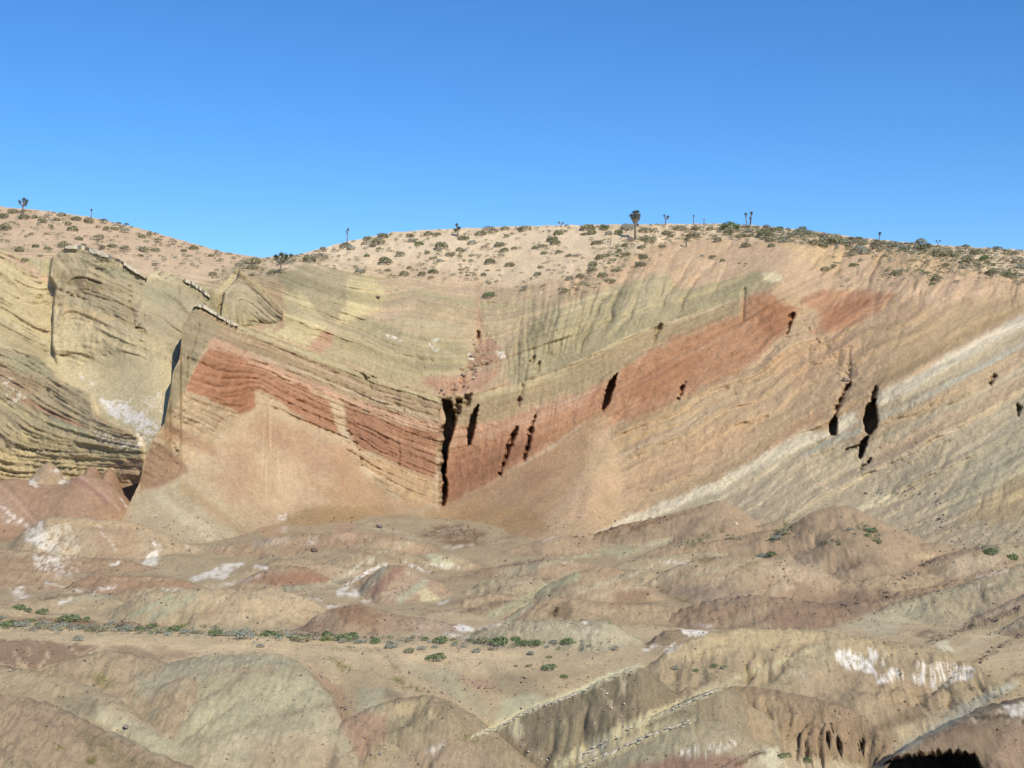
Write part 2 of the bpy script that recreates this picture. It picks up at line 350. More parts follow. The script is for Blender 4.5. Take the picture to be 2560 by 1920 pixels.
    s.run([
     ('poly', [(-700,480),(3250,480),(3250,760),(2680,745)]+CAPRIM[::-1]+[(-700,612)], (222,196,160), dict(f=32, ew=26)),
     ('poly', [(-700,480),(690,560),(660,700),(590,690),(-700,720)], (208,178,146), dict(f=25, ew=14)),
     ('poly', [(700,640),(900,590),(1500,560),(1500,600),(1000,640)], (230,206,174), dict(f=25, ew=20, a=.6)),
     ('poly', [(1300,722),(1540,668),(1640,612),(1760,600),(1900,606),(2090,604),(2160,622),(2420,668),(2560,700),(2660,742),(2660,780),(2420,770),(2250,742),(2000,750),(1950,700),(1870,695),(1690,760),(1500,760)], (209,174,137), dict(f=8, ew=10)),
     ('poly', [(1960,610),(2060,615),(2100,640),(2100,680),(2000,640)], (216,182,130), dict(f=12, ew=16, a=.8)),
     ('poly', [(2170,625),(2320,640),(2400,670),(2300,680),(2190,670)], (212,178,130), dict(f=12, ew=16, a=.8)),
     ('poly', [(1740,610),(1900,615),(1900,650),(1780,700),(1700,690)], (214,178,140), dict(f=15, ew=16, a=.8)),
     # bowl
     ('poly', [(870,690),(960,693),(1180,715),(1420,718),(1460,745),(1360,790),(1300,850),(1280,930),(1100,990),(900,930),(760,870),(800,800),(860,780)], (196,172,134), dict(f=16, ew=14)),
     ('poly', [(770,868),(830,840),(880,795),(900,790),(1000,832),(1150,850),(1150,900),(1100,950),(1080,975),(960,940),(880,915)], (188,170,127), dict(f=8, ew=10)),
     ('poly', [(880,795),(910,790),(1040,840),(1090,850),(1080,862),(1000,850),(900,820)], (172,160,120), dict(f=8, ew=8, a=.9)),
     ('poly', [(1090,850),(1150,850),(1180,905),(1120,930),(1080,900)], (176,162,120), dict(f=8, ew=8)),
     ('line', [(1010,840),(1090,865),(1160,905)], 14, (200,182,140), dict(f=6, ew=5, a=.7)),
     ('poly', [(1090,690),(1200,700),(1150,740),(1060,760),(980,800),(930,790),(1000,740)], (204,172,140), dict(f=14, ew=14, a=.6)),
     ('line', [(1035,727),(1130,749),(1203,764),(1273,768),(1330,762)], 16, (184,172,128), dict(f=5, ew=5)),
     ('line', [(980,800),(1050,812),(1150,815)], 18, (188,174,134), dict(f=6, ew=6, a=.8)),
     # green beds
     ('poly', [(1285,985),(1265,930),(1300,850),(1340,800),(1400,765),(1500,735),(1560,712),(1630,688),(1672,692),(1700,726),(1800,705),(1900,680),(1960,690),(1920,720),(1850,745),(1754,784),(1660,812),(1560,852),(1480,890),(1400,922)], (178,165,124), dict(f=6, ew=8)),
     ('poly', [(1470,735),(1560,712),(1540,730),(1440,780),(1390,790),(1400,765)], (196,180,138), dict(f=6, ew=6)),
     ('poly', [(1620,690),(1670,692),(1690,730),(1600,800),(1520,830),(1540,780)], (196,182,140), dict(f=12, ew=14, a=.7)),
     ('poly', [(1380,800),(1440,780),(1500,780),(1450,830),(1370,880)], (186,174,132), dict(f=12, ew=12, a=.7)),
     ('line', [(1687,755),(1766,730),(1861,693)], 9, (205,186,128), dict(f=3, ew=3, a=.8)),
     ('poly', [(1905,684),(1930,678),(1955,686),(1950,700),(1915,702)], (220,205,160), dict(f=3, ew=5)),
     ('line', [(1665,806),(1754,784),(1845,746)], 6, (200,182,145), dict(f=3, ew=2, a=.8)),
     ('line', [(1409,918),(1481,889),(1551,849),(1624,821)], 6, (206,190,140), dict(f=2, ew=2)),
     ('line', [(1409,935),(1481,905),(1560,866),(1640,832),(1740,800)], 12, (196,178,138), dict(f=4, ew=4, a=.8)),
     # grey beds under the cap
     ('poly', [(1095,992),(1203,982),(1305,957),(1409,922),(1481,893),(1620,824),(1754,788),(1850,750),(1858,765),(1850,792),(1766,815),(1650,862),(1600,893),(1540,940),(1460,982),(1350,1013),(1240,1060),(1180,1062),(1130,1065)], (178,154,115), dict(f=5, ew=5)),
     ('line', [(1203,990),(1305,965),(1409,930)], 14, (196,178,136), dict(f=4, ew=4, a=.8)),
     ('poly', [(1120,1065),(1240,1057),(1355,1012),(1460,982),(1545,936),(1600,893),(1660,858),(1640,880),(1480,1030),(1340,1070),(1180,1105),(1118,1120)], (205,149,114), dict(f=7, ew=7)),
     ('line', [(1345,1018),(1420,1003),(1500,965)], 5, (200,172,145), dict(f=2, ew=2, a=.8)),
     # red beds
     ('poly', [(1118,1110),(1180,1100),(1330,1062),(1440,1020),(1535,948),(1599,897),(1655,862),(1766,815),(1830,793),(1852,790),(1861,752),(1893,733),(1912,730),(1960,752),(1996,774),(1987,792),(1968,831),(1939,857),(1893,903),(1830,935),(1735,982),(1690,998),(1649,1027),(1602,1052),(1545,1057),(1500,1072),(1440,1099),(1440,1085),(1380,1114),(1260,1187),(1150,1247),(1095,1270),(1100,1200)], (192,124,86), dict(f=11, ew=12, a=.92)),
     ('line', [(1560,960),(1680,905),(1800,850),(1880,800)], 7, (206,152,112), dict(f=4, ew=5, a=.6, b=.4)), ('line', [(1480,1050),(1620,985),(1740,930),(1860,860)], 7, (208,158,118), dict(f=4, ew=5, a=.6, b=.4)), ('line', [(1130,1150),(1260,1115),(1370,1075)], 5, (206,150,112), dict(f=3, ew=4, a=.6, b=.35)), ('line', [(1130,1185),(1230,1160),(1320,1110)], 5, (204,148,110), dict(f=3, ew=4, a=.6, b=.35)),
     ('poly', [(1100,1150),(1250,1110),(1330,1085),(1380,1100),(1260,1180),(1150,1245),(1100,1262)], (176,108,76), dict(f=15, ew=12, a=.85)),
     ('poly', [(1590,940),(1660,900),(1760,890),(1740,930),(1660,985),(1600,1020),(1580,980)], (180,103,66), dict(f=15, ew=18, a=.7)),
     ('poly', [(1900,760),(1960,755),(1990,775),(1960,830),(1930,840),(1890,820)], (183,104,66), dict(f=12, ew=12, a=.8)),
     ('poly', [(2002,752),(2030,735),(2060,724),(2090,722),(2130,727),(2165,732),(2240,733),(2240,742),(2205,772),(2150,808),(2100,828),(2028,832),(2045,795),(2040,775)], (196,130,92), dict(f=8, ew=9, a=.9)),
     ('poly', [(2040,800),(2080,770),(2110,760),(2160,740),(2180,750),(2120,800),(2060,825)], (188,108,70), dict(f=10, ew=10, a=.8)),
     # tan flatirons: pale partings
     ('line', [(1529,1155),(1636,1098),(1735,1048),(1860,978),(1936,940),(2015,899)], 6, (212,190,155), dict(f=2, ew=3, a=.8, b=.35)),
     ('line', [(1540,1115),(1640,1062),(1735,1015),(1830,975)], 5, (210,182,142), dict(f=2, ew=3, a=.8, b=.3)),
     ('line', [(1510,1210),(1640,1140),(1760,1085),(1880,1030)], 6, (212,180,138), dict(f=2, ew=3, a=.7, b=.3)),
     ('line', [(1640,1065),(1750,1035),(1735,1060)], 10, (190,170,130), dict(f=6, ew=6, a=.5)),
     ('poly', [(1540,1070),(1700,1005),(1740,1010),(1640,1080),(1540,1130)], (198,162,116), dict(f=12, ew=14, a=.7)),
     ('poly', [(1560,1180),(1800,1060),(1900,1040),(1870,1100),(1720,1180),(1580,1250)], (206,164,124), dict(f=15, ew=16, a=.7)),
     ('poly', [(1900,900),(2100,840),(2300,760),(2350,800),(2150,900),(2000,980)], (206,164,124), dict(f=15, ew=18, a=.7)),
     ('poly', [(2150,830),(2400,760),(2560,720),(2560,770),(2300,900),(2190,960)], (190,160,118), dict(f=15, ew=16, a=.7)),
     ('line', [(2200,960),(2330,890),(2470,810),(2560,765)], 16, (178,150,108), dict(f=8, ew=5, a=.8)),
     ('line', [(1900,1150),(2000,1060),(2060,1030)], 20, (190,140,105), dict(f=12, ew=12, a=.6)),
     # right grey-tan beds
     ('poly', [(1660,1300),(1810,1240),(1950,1165),(2100,1095),(2200,1015),(2330,948),(2560,818),(2660,770),(2660,1400),(1640,1400)], (188,172,140), dict(f=8, ew=8)),
     ('line', [(2150,1095),(2260,1030),(2400,975),(2560,890),(2660,840)], 40, (203,170,132), dict(f=10, ew=8, a=.8)),
     ('line', [(2190,1140),(2300,1090),(2400,1040),(2560,960)], 40, (202,168,130), dict(f=16, ew=12, a=.7)),
     ('poly', [(2370,1240),(2420,1150),(2500,1060),(2560,1000),(2660,960),(2660,1170),(2500,1215),(2390,1290)], (178,168,138), dict(f=12, ew=12)),
     ('poly', [(2230,1200),(2330,1160),(2420,1100),(2400,1160),(2300,1230),(2220,1240)], (182,168,134), dict(f=12, ew=12, a=.8)),
     ('poly', [(2380,1300),(2560,1175),(2660,1130),(2660,1260),(2500,1310)], (190,166,124), dict(f=12, ew=10, a=.9)),
     ('poly', [(1900,1160),(2014,1110),(2100,1090),(2110,1130),(2080,1220),(2010,1190),(1940,1200)], (196,178,142), dict(f=8, ew=8, a=.8)),
     ('poly', [(1480,1336),(1560,1296),(1667,1252),(1805,1196),(1921,1126),(2010,1076),(2075,1078),(2078,1060),(2110,1038),(2140,1028),(2150,1056),(2100,1088),(2010,1118),(1940,1165),(1810,1238),(1700,1300),(1560,1350)], (216,204,174), dict(f=7, ew=7)),
     ('line', [(1640,1300),(1810,1232),(1940,1158),(2020,1120),(2100,1090)], 16, (186,172,140), dict(f=6, ew=6, a=.9)),
     ('line', [(2010,1140),(2060,1110),(2150,1078)], 9, (186,188,168), dict(f=4, ew=3, a=.9)),
     ('poly', [(2186,992),(2300,928),(2460,838),(2560,782),(2660,718),(2660,772),(2560,818),(2470,868),(2320,956),(2195,1022)], (216,205,176), dict(f=7, ew=6)),
     ('line', [(2195,1030),(2320,962),(2470,875),(2600,805)], 16, (196,180,146), dict(f=5, ew=5, a=.9)),
     ('line', [(2195,1050),(2300,1000),(2420,935),(2560,860)], 10, (184,186,166), dict(f=5, ew=4, a=.8)),
     ('line', [(2100,1225),(2233,1152),(2303,1114),(2382,1076),(2461,1032),(2600,950)], 8, (216,194,150), dict(f=2, ew=3, a=.9, b=.3)),
     ('line', [(2105,1245),(2200,1200),(2300,1150)], 7, (212,192,150), dict(f=2, ew=3, a=.8, b=.35)),
     ('poly', [(2140,1270),(2200,1232),(2240,1238),(2250,1250),(2160,1278)], (212,198,158), dict(f=3, ew=4)),
     ('line', [(2010,1130),(2022,1180),(2045,1210),(2080,1225)], 4, (214,184,152), dict(f=2, ew=2, a=.9)),
     # talus under the red wall
     ('poly', [(1085,1280),(1150,1249),(1260,1189),(1380,1118),(1462,1058),(1500,1034),(1530,1045),(1470,1110),(1500,1080),(1450,1180),(1400,1260),(1330,1340),(1080,1360)], (203,162,120), dict(f=7, ew=6)),
     ('poly', [(1330,1150),(1420,1110),(1400,1180),(1340,1260),(1310,1200)], (197,150,108), dict(f=18, ew=20, a=.8)),
     ('poly', [(1420,1230),(1500,1180),(1560,1200),(1480,1280),(1400,1300)], (210,170,132), dict(f=18, ew=20, a=.8)),
     ('line', [(1462,1056),(1380,1118),(1300,1166)], 5, (205,176,146), dict(f=3, ew=2, a=.8)),
     ('poly', [(1080,1285),(1180,1262),(1330,1270),(1380,1330),(1200,1360),(1080,1360)], (196,154,106), dict(f=15, ew=14, a=.85)), ('poly', [(1050,1340),(1080,1316),(1146,1308),(1205,1326),(1222,1352),(1180,1362),(1090,1352)], (150,112,80), dict(f=7, ew=9, b=.2)),
     ('line', [(1445,1200),(1440,1290)], 5, (216,180,142), dict(f=3, ew=3, a=.6)),
     # yellow pyramids behind the fin
     ('poly', [(690,690),(760,663),(872,686),(862,760),(832,812),(800,785),(730,735)], (180,166,126), dict(f=5, ew=6)),
     ('poly', [(705,720),(722,730),(741,722),(770,740),(800,790),(822,812),(800,836),(766,868),(680,840),(660,826),(705,800),(712,770)], (209,192,142), dict(f=4, ew=6)),
     ('poly', [(872,690),(905,688),(938,694),(955,722),(962,742),(940,775),(880,802),(834,820),(848,790),(868,752),(866,715)], (208,191,138), dict(f=4, ew=6)),
     ('poly', [(768,868),(800,886),(832,858),(832,822),(806,832)], (200,146,114), dict(f=6, ew=6, a=.85)),
     ('poly', [(682,832),(700,802),(716,800),(712,822)], (190,140,110), dict(f=5, ew=5, a=.8)),
     # red rubble gully, salt
     ('poly', [(1190,850),(1230,846),(1262,884),(1250,930),(1205,972),(1120,990),(1062,965),(1040,950),(1100,940),(1160,930),(1184,895)], (192,146,116), dict(f=6, ew=8)),
     ('line', [(1196,720),(1197,850)], 12, (196,152,122), dict(f=5, ew=5, a=.8)),
     ('poly', [(945,830),(975,838),(1012,848),(1018,852),(1004,862),(985,850)], (240,234,222), dict(f=2, ew=4, b=.4)),
     ('poly', [(1072,850),(1095,848),(1082,862),(1098,872),(1090,878),(1070,862)], (236,230,216), dict(f=2, ew=4, b=.35)),
     ('poly', [(1172,885),(1186,888),(1182,900),(1172,896)], (238,232,226), dict(f=2, ew=3, b=.3)),
     ('poly', [(1240,878),(1262,876),(1264,892),(1252,898)], (238,234,228), dict(f=2, ew=3, b=.35)),
    ])
    # bedding stripes: the beds really differ in colour
    st = noise(S/4.2, x/420, 51)*.55+noise(S/9.5, x/500, 52)*.6+noise(S/24, x/600, 53)*.45
    bowl = sstep(340, 400, S)*(1-up)*(1-sstep(1450, 1700, x)); upper = sstep(500, 580, S)*(1-sstep(1400, 1600, x))*sstep(930, 1010, x)
    s.col = s.col*(1-.55*upper[:, None]*(1-up[:, None]))+.55*(upper*(1-up))[:, None]*alb((208, 178, 144), .2)
    amp = (.14+.10*bowl+.05*sstep(140, 170, S)*sstep(275, 250, S))*(1-up)*(1-.75*smooth)
    gb = sstep(.05, .35, noise(S/16, x/700, 58)+.4*noise(S/6, x/500, 59))*bowl*.55*(1-.8*upper)
    s.col = s.col*(1-gb[:, None])+gb[:, None]*alb((172, 160, 122), .2)
    s.col *= (1+amp*st)[:, None]
    s.col[:, 2] *= 1+.05*(1-up)*noise(S/15, x/500, 57)
    mot = fbm(x/38, y/30, 3, 61); s.col *= (1.05+.06*mot)[:, None]
    streak = fbm((x+kk*y)/7, y/90, 2, 63)*hard; s.col *= (1+.05*streak)[:, None]
    D = D+.028*rng.normal(size=len(x)); s.col *= (1+.05*rng.normal(size=len(x)))[:, None]
    X, Y, Z = P(x, y, D); n = py.shape[1]
    V = np.stack([X, Y, Z], 1); col = s.col
    F = grid_faces(nr, n); fc = F[:, 0]; isup = (y[F].mean(1) < lerp_line(CAPRIM, x[F].mean(1))-3*s.nb[fc])
    # plateau runs on behind the skyline
    last = V[-n:]; back = [last]; steps = np.array([3, 8, 18, 40, 90, 200, 420, 800.])
    for d in steps:
        sc = (last[:, 1]+d)/last[:, 1]; b = last.copy(); b[:, 0] *= sc; b[:, 1] += d
        b[:, 2] += -.03*d-.8*(1-np.exp(-d/8))+.01*d*noise(b[:, 0]/60, b[:, 1]/60, 3); back.append(b)
    BV = np.concatenate(back); BF = grid_faces(len(back), n); bc = np.tile(col[-n:], (len(back), 1))
    def sub(f, V, col):
        u, inv = np.unique(f, return_inverse=True); return V[u], inv.reshape(f.shape), col[u]
    v1, f1_, c1 = sub(F[~isup], V, col); v2, f2_, c2 = sub(F[isup], V, col)
    cl = add_obj('cliff', make_mesh('cliff', v1, f1_, M_ROCK, c1))
    tag(cl, 'banded red, tan and white cliff of the downfolded beds', 'cliff', kind='structure')
    keep = np.unique(BF)
    pv = np.concatenate([v2, BV]); pf = np.concatenate([f2_, BF+len(v2)]); pc = np.concatenate([c2, bc])
    pl = add_obj('plateau', make_mesh('plateau', pv, pf, M_HILL, pc))
    tag(pl, 'pinkish sandy plateau dotted with bushes along the skyline', 'plateau', kind='structure')
    splat(V[:, 0], V[:, 1], V[:, 2])
    return cl, pl
CLIFF, PLATEAU = build_main()

# ------------------------------------------------------------------ left cliff
L_TOP = [(-100, 606), (0, 623), (25, 632), (60, 641), (118, 647), (127, 648), (133, 642), (150, 628), (163, 619), (230, 628), (300, 658), (366, 695), (376, 682), (400, 676), (440, 688), (455, 698), (500, 712), (545, 722), (575, 690), (597, 672),
         (640, 706), (690, 752), (705, 768), (712, 800), (740, 850)]
DL_PTS = [(0,1190,188),(0,1000,193),(0,870,198),(0,780,202),(0,623,211),(-100,1190,186),(-100,650,210),(-600,1190,186),(-600,650,210),(130,650,210),(250,640,208),(250,850,201),(250,950,195),(350,1100,181),(410,1055,180),(420,850,196),(450,700,211),
 (600,680,217),(650,830,209),(500,760,206),(230,1000,191),(360,1140,179),(200,1130,186),(130,800,205),(430,950,188),(600,900,204),(300,1180,181),(740,860,207)]
SL_LINES = [(0, [(-60,620),(0,650),(130,720)]), (80, [(-60,705),(0,740),(130,800)]), (20, [(140,655),(250,690),(420,760)]), (110, [(140,760),(300,840),(430,890)]),
 (0, [(370,690),(450,740),(560,800)]), (0, [(598,672),(650,715),(705,770)]), (90, [(590,770),(690,830)]),
 (200, [(0,870),(100,915),(232,995)]), (290, [(0,960),(100,1025),(225,1080),(360,1130)]), (360, [(0,1060),(50,1100),(140,1126),(250,1131),(365,1134)]), (420, [(0,1150),(200,1170),(340,1180)])]
def build_left():
    cols = np.concatenate([np.arange(-580, -100, 9.0), np.arange(-100, 741, 2.4)]); nr = 245; v = np.linspace(0, 1, nr)[:, None]
    top = lerp_line(L_TOP, cols)+2*fbm(cols/9, cols*0, 3, 15)*((cols > 130) & (cols < 720)); bot = np.interp(cols, [-100, 300, 400, 480, 560, 640, 741], [1225, 1222, 1190, 1080, 900, 910, 930])
    py = bot+(top-bot)*v; px = np.broadcast_to(cols, py.shape); s = Surf(px, py, 2); x, y = s.px, s.py
    S = Field(lines_pts(SL_LINES), (-640, 560, 800, 1260), 8, 1e-2)(x, y)+3*fbm(x/90, y/90, 2, 19)
    D = Field(DL_PTS, (-640, 560, 800, 1260), 8, 2e-3)(x, y)
    # the big block stands forward of the ramp left of the crack
    cx = lerp_line([(640, 131), (690, 124), (720, 140), (770, 134), (860, 131), (900, 136)], y) if False else np.interp(y, [640, 690, 715, 770, 860, 900], [130, 124, 139, 133, 130, 140])
    D = D-2.6*sstep(-1.5, 2.5, x-cx)*(1-sstep(850, 935, y))*(1-.8*sstep(300, 420, x))
    D = D-3.0*sstep(-2, 3, x-np.interp(y, [672, 700, 730, 830], [600, 590, 560, 545]))*(1-sstep(790, 850, y))*sstep(640, 672, y)*(x > 500)
    D = D+3.5*sstep(704, 716, x)
    # beds above talus
    tl = np.interp(x, [-100, 0, 130, 200, 320, 420, 480], [800, 800, 890, 905, 870, 905, 905]); lowbeds = sstep(-8, 8, np.interp(y, [860, 900, 950, 985, 1040, 1090, 1200], [40, 120, 160, 226, 240, 345, 380])-x)*sstep(850, 880, y)
    tal = sstep(0, 25, y-tl)*(1-lowbeds)
    hard = 1-.9*tal
    D = D-1.6*lowbeds*sstep(1175, 1100, y)
    scalL = fbm((x-.3*y)/20, S/8, 4, 78, .6)
    led = noise(S/4.5, x/160, 71)*.6+noise(S/11, x/220, 72)*.9+noise(S/27, x/300, 73)*.8
    D = D-hard*(.30*np.tanh(led*1.8)*(.5+.8*sstep(-.3, .4, fbm(x/70, y/50, 2, 79)))+.26*fbm(x/30, y/30, 5, 74, .62)) + hard*.55*gully((x+22*s.nb)/70, y/130, 75)*(.3+.7*sstep(-.2,.5,fbm(x/120,y/120,2,77))) - lowbeds*(.11*np.tanh(led*1.5)+.13*scalL)
    D = D-(hard*(1-lowbeds)*.45+lowbeds*.34)*ledges(-S, x, 17, 511)-(hard*.22+lowbeds*.12)*ledges(-S, x, 7.5, 515)
    D = D-tal*.05*fbm(x/26, y/26, 3, 76)
    for pl, w, d in (([(360,760),(358,830)], 5, .7), ([(322,720),(330,790),(345,820)], 14, .8), ([(140,722),(170,735),(215,752)], 7, 1.0), ([(222,700),(250,708)], 6, 1.0), ([(240,672),(255,674)], 5, .8),
                     ([(440,690),(447,740)], 5, .8), ([(558,735),(546,780)], 7, 1.4), ([(340,820),(360,828),(352,822)], 6, .9), ([(640,780),(652,810)], 4, .7), ([(30,1090),(40,1095)], 8, 1.2), ([(55,1122),(140,1130),(255,1134),(290,1130),(365,1135)], 4.5, .9),
                     ([(118,975),(120,990)], 5, .7), ([(312,1088),(352,1090),(353,1100)], 4, .9), ([(490,740),(540,790),(560,806)], 5, .8), ([(470,712),(540,775)], 5, .6)):
        k, a = s.alpha_line(pl, w, w*.5, 4.5); D[k] += a*d*np.clip(.55+.9*s.ns[k]+.4*s.nb[k], 0, 1.3)
    s.col[:] = alb((210, 195, 152), .3)
    s.run([
     ('poly', [(-110,600),(60,640),(128,700),(132,860),(0,790),(-110,760)], (206,187,140), dict(f=6, ew=6)),
     ('line', [(20,640),(70,668),(118,700)], 16, (212,180,146), dict(f=4, ew=4)),
     ('poly', [(80,650),(130,650),(125,690),(100,680)], (196,186,142), dict(f=4, ew=4)),
     ('poly', [(-110,765),(0,795),(130,870),(128,900),(40,880),(-110,830)], (188,172,130), dict(f=10, ew=10)),
     ('poly', [(128,640),(165,615),(300,655),(370,700),(450,695),(560,740),(600,670),(720,780),(700,850),(560,800),(480,900),(440,905),(400,860),(300,850),(200,850),(135,760)], (188,173,136), dict(f=8, ew=9)),
     ('poly', [(135,770),(200,790),(330,830),(420,870),(425,905),(320,870),(200,910),(138,905)], (206,188,144), dict(f=14, ew=14)),
     ('poly', [(200,645),(330,680),(370,720),(280,690)], (166,164,130), dict(f=8, ew=8, a=.7)),
     ('poly', [(360,720),(445,720),(450,760),(380,760)], (178,172,136), dict(f=10, ew=10, a=.8)),
     ('line', [(136,740),(180,770),(300,800),(400,850)], 10, (196,172,128), dict(f=5, ew=5, a=.8)),
     ('line', [(136,762),(180,780),(260,800)], 8, (206,176,128), dict(f=4, ew=5, a=.8)),
     ('poly', [(130,660),(230,700),(330,720),(330,740),(200,720),(136,700)], (166,146,108), dict(f=8, ew=10, a=.8)),
     ('poly', [(340,760),(330,820),(300,800),(310,740)], (170,150,112), dict(f=10, ew=10, a=.6)),
     ('poly', [(-110,815),(60,880),(135,900),(200,905),(320,872),(425,905),(430,930),(420,1000),(411,1062),(380,1110),(350,1090),(240,1030),(232,985),(150,945),(100,890),(0,870),(-110,860)], (215,198,152), dict(f=6, ew=7)),
     ('poly', [(440,690),(545,730),(590,800),(540,780),(490,740),(450,720)], (182,168,126), dict(f=6, ew=6)),
     ('line', [(600,676),(650,712),(700,760)], 20, (196,172,126), dict(f=6, ew=5)),
     ('line', [(600,690),(650,735),(700,785)], 10, (150,126,96), dict(f=5, ew=5, a=.8)),
     ('poly', [(560,800),(600,770),(700,830),(690,850),(600,830)], (188,174,130), dict(f=8, ew=8)),
     # layered beds at the lower left
     ('poly', [(-110,850),(0,868),(100,893),(150,948),(225,985),(234,1030),(240,1060),(345,1090),(366,1140),(200,1140),(-110,1130)], (178,162,127), dict(f=4, ew=5)),
     ('poly', [(0,880),(110,900),(130,940),(60,930)], (166,164,130), dict(f=8, ew=8, a=.7)),
     ('line', [(40,990),(120,1030),(210,1070)], 12, (186,140,108), dict(f=5, ew=5, a=.9)),
     ('line', [(0,940),(50,960),(80,970)], 40, (172,140,108), dict(f=12, ew=12, a=.7)),
     ('line', [(0,1000),(60,1040),(140,1065),(220,1085)], 14, (192,182,134), dict(f=5, ew=5, a=.8)),
     ('line', [(120,1040),(150,1058),(210,1075)], 8, (160,166,136), dict(f=4, ew=4, a=.8)),
     ('poly', [(30,1090),(60,1060),(250,1110),(360,1125),(150,1126),(60,1120)], (188,170,124), dict(f=6, ew=6)),
     ('line', [(240,1040),(290,1072),(330,1090)], 14, (180,148,112), dict(f=6, ew=5, a=.7)),
     ('poly', [(-110,1110),(50,1125),(150,1134),(366,1140),(350,1200),(330,1230),(-110,1240)], (204,182,132), dict(f=4, ew=5)),
     ('poly', [(265,1160),(355,1140),(350,1230),(280,1240)], (190,158,122), dict(f=8, ew=8)),
     ('poly', [(235,985),(265,1000),(300,995),(330,1015),(372,1040),(405,1058),(395,1085),(372,1108),(352,1112),(335,1070),(300,1045),(262,1020)], (244,238,228), dict(f=5, ew=9, b=.38)),
     ('poly', [(255,1000),(300,1010),(372,1050),(402,1070),(372,1105),(340,1070),(290,1040)], (246,242,236), dict(f=6, ew=8, a=.9, b=.2)),
     ('poly', [(205,935),(240,970),(260,1000),(400,980),(410,1040),(330,1010),(250,990),(210,955)], (240,232,214), dict(f=5, ew=8, b=.78)),
     ('poly', [(240,1080),(330,1100),(360,1120),(300,1120),(240,1095)], (240,230,212), dict(f=4, ew=6, b=.62)),
     ('poly', [(0,930),(30,950),(60,1000),(20,1010)], (232,222,206), dict(f=4, ew=6, b=.75)),
    ])
    st = noise(S/3.6, x/260, 81)*.6+noise(S/8.5, x/300, 82)*.6+noise(S/20, x/400, 83)*.4
    s.col *= (1+st*(.17*hard+.05*lowbeds))[:, None]; s.col *= (1+.05*fbm(x/34, y/30, 3, 85))[:, None]
    D = D+.025*rng.normal(size=len(x)); s.col *= (1+.045*rng.normal(size=len(x)))[:, None]
    X, Y, Z = P(x, y, D); V = np.stack([X, Y, Z], 1); n = py.shape[1]; col = s.col
    last = V[-n:]; back = [V]; cs = [col]
    for d, h in ((.6, .1), (1.5, .7), (3, 2.2), (6, 6), (9, 12)):
        b = last.copy(); sc = (b[:, 1]+d)/b[:, 1]; b[:, 0] *= sc; b[:, 1] += d; b[:, 2] -= h; back.append(b); cs.append(col[-n:])
    VV = np.concatenate(back); o = add_obj('cliff', make_mesh('cliff', VV, grid_faces(nr+5, n), M_ROCK, np.concatenate(cs)))
    tag(o, 'pale yellow-green cliff with a dark crack and thin tilted beds', 'cliff', kind='structure'); splat(V[:, 0], V[:, 1], V[:, 2]); return o
LEFT = build_left()

# ------------------------------------------------------------------ the red fin in front
DF_PTS = [(486,765,193),(350,1203,172),(411,1060,177.5),(700,855,199),(700,1100,191),(700,1290,180),(900,1280,184),(934,940,200),(1095,995,198),(1095,1250,188),(500,1345,162),(600,1330,168),(460,1000,179),(550,1050,185),
 (550,1200,177),(600,815,195),(432,930,183),(456,815,190),(330,1350,158),(900,1100,194),(1000,1180,192),(800,1000,195.5),(520,880,186),(800,1200,187),(1100,1360,172),(900,1360,170),(700,1370,164),(270,1390,152),(310,1300,163)]
SF_LINES = [(325, [(486,768),(595,815),(785,883),(934,941),(1083,987)]), (255, [(519,875),(640,915),(766,972),(893,1019),(1035,1070),(1096,1089)]),
 (170, [(465,975),(538,1007),(640,1020)]), (170, [(640,975),(766,1050),(865,1085),(972,1152),(1086,1196)]), (110, [(433,1032),(506,1057),(557,1095),(640,1140)]), (70, [(414,1060),(480,1105),(538,1146)]), (20, [(380,1120),(440,1160),(500,1200)]), (-30, [(360,1190),(420,1230)])]
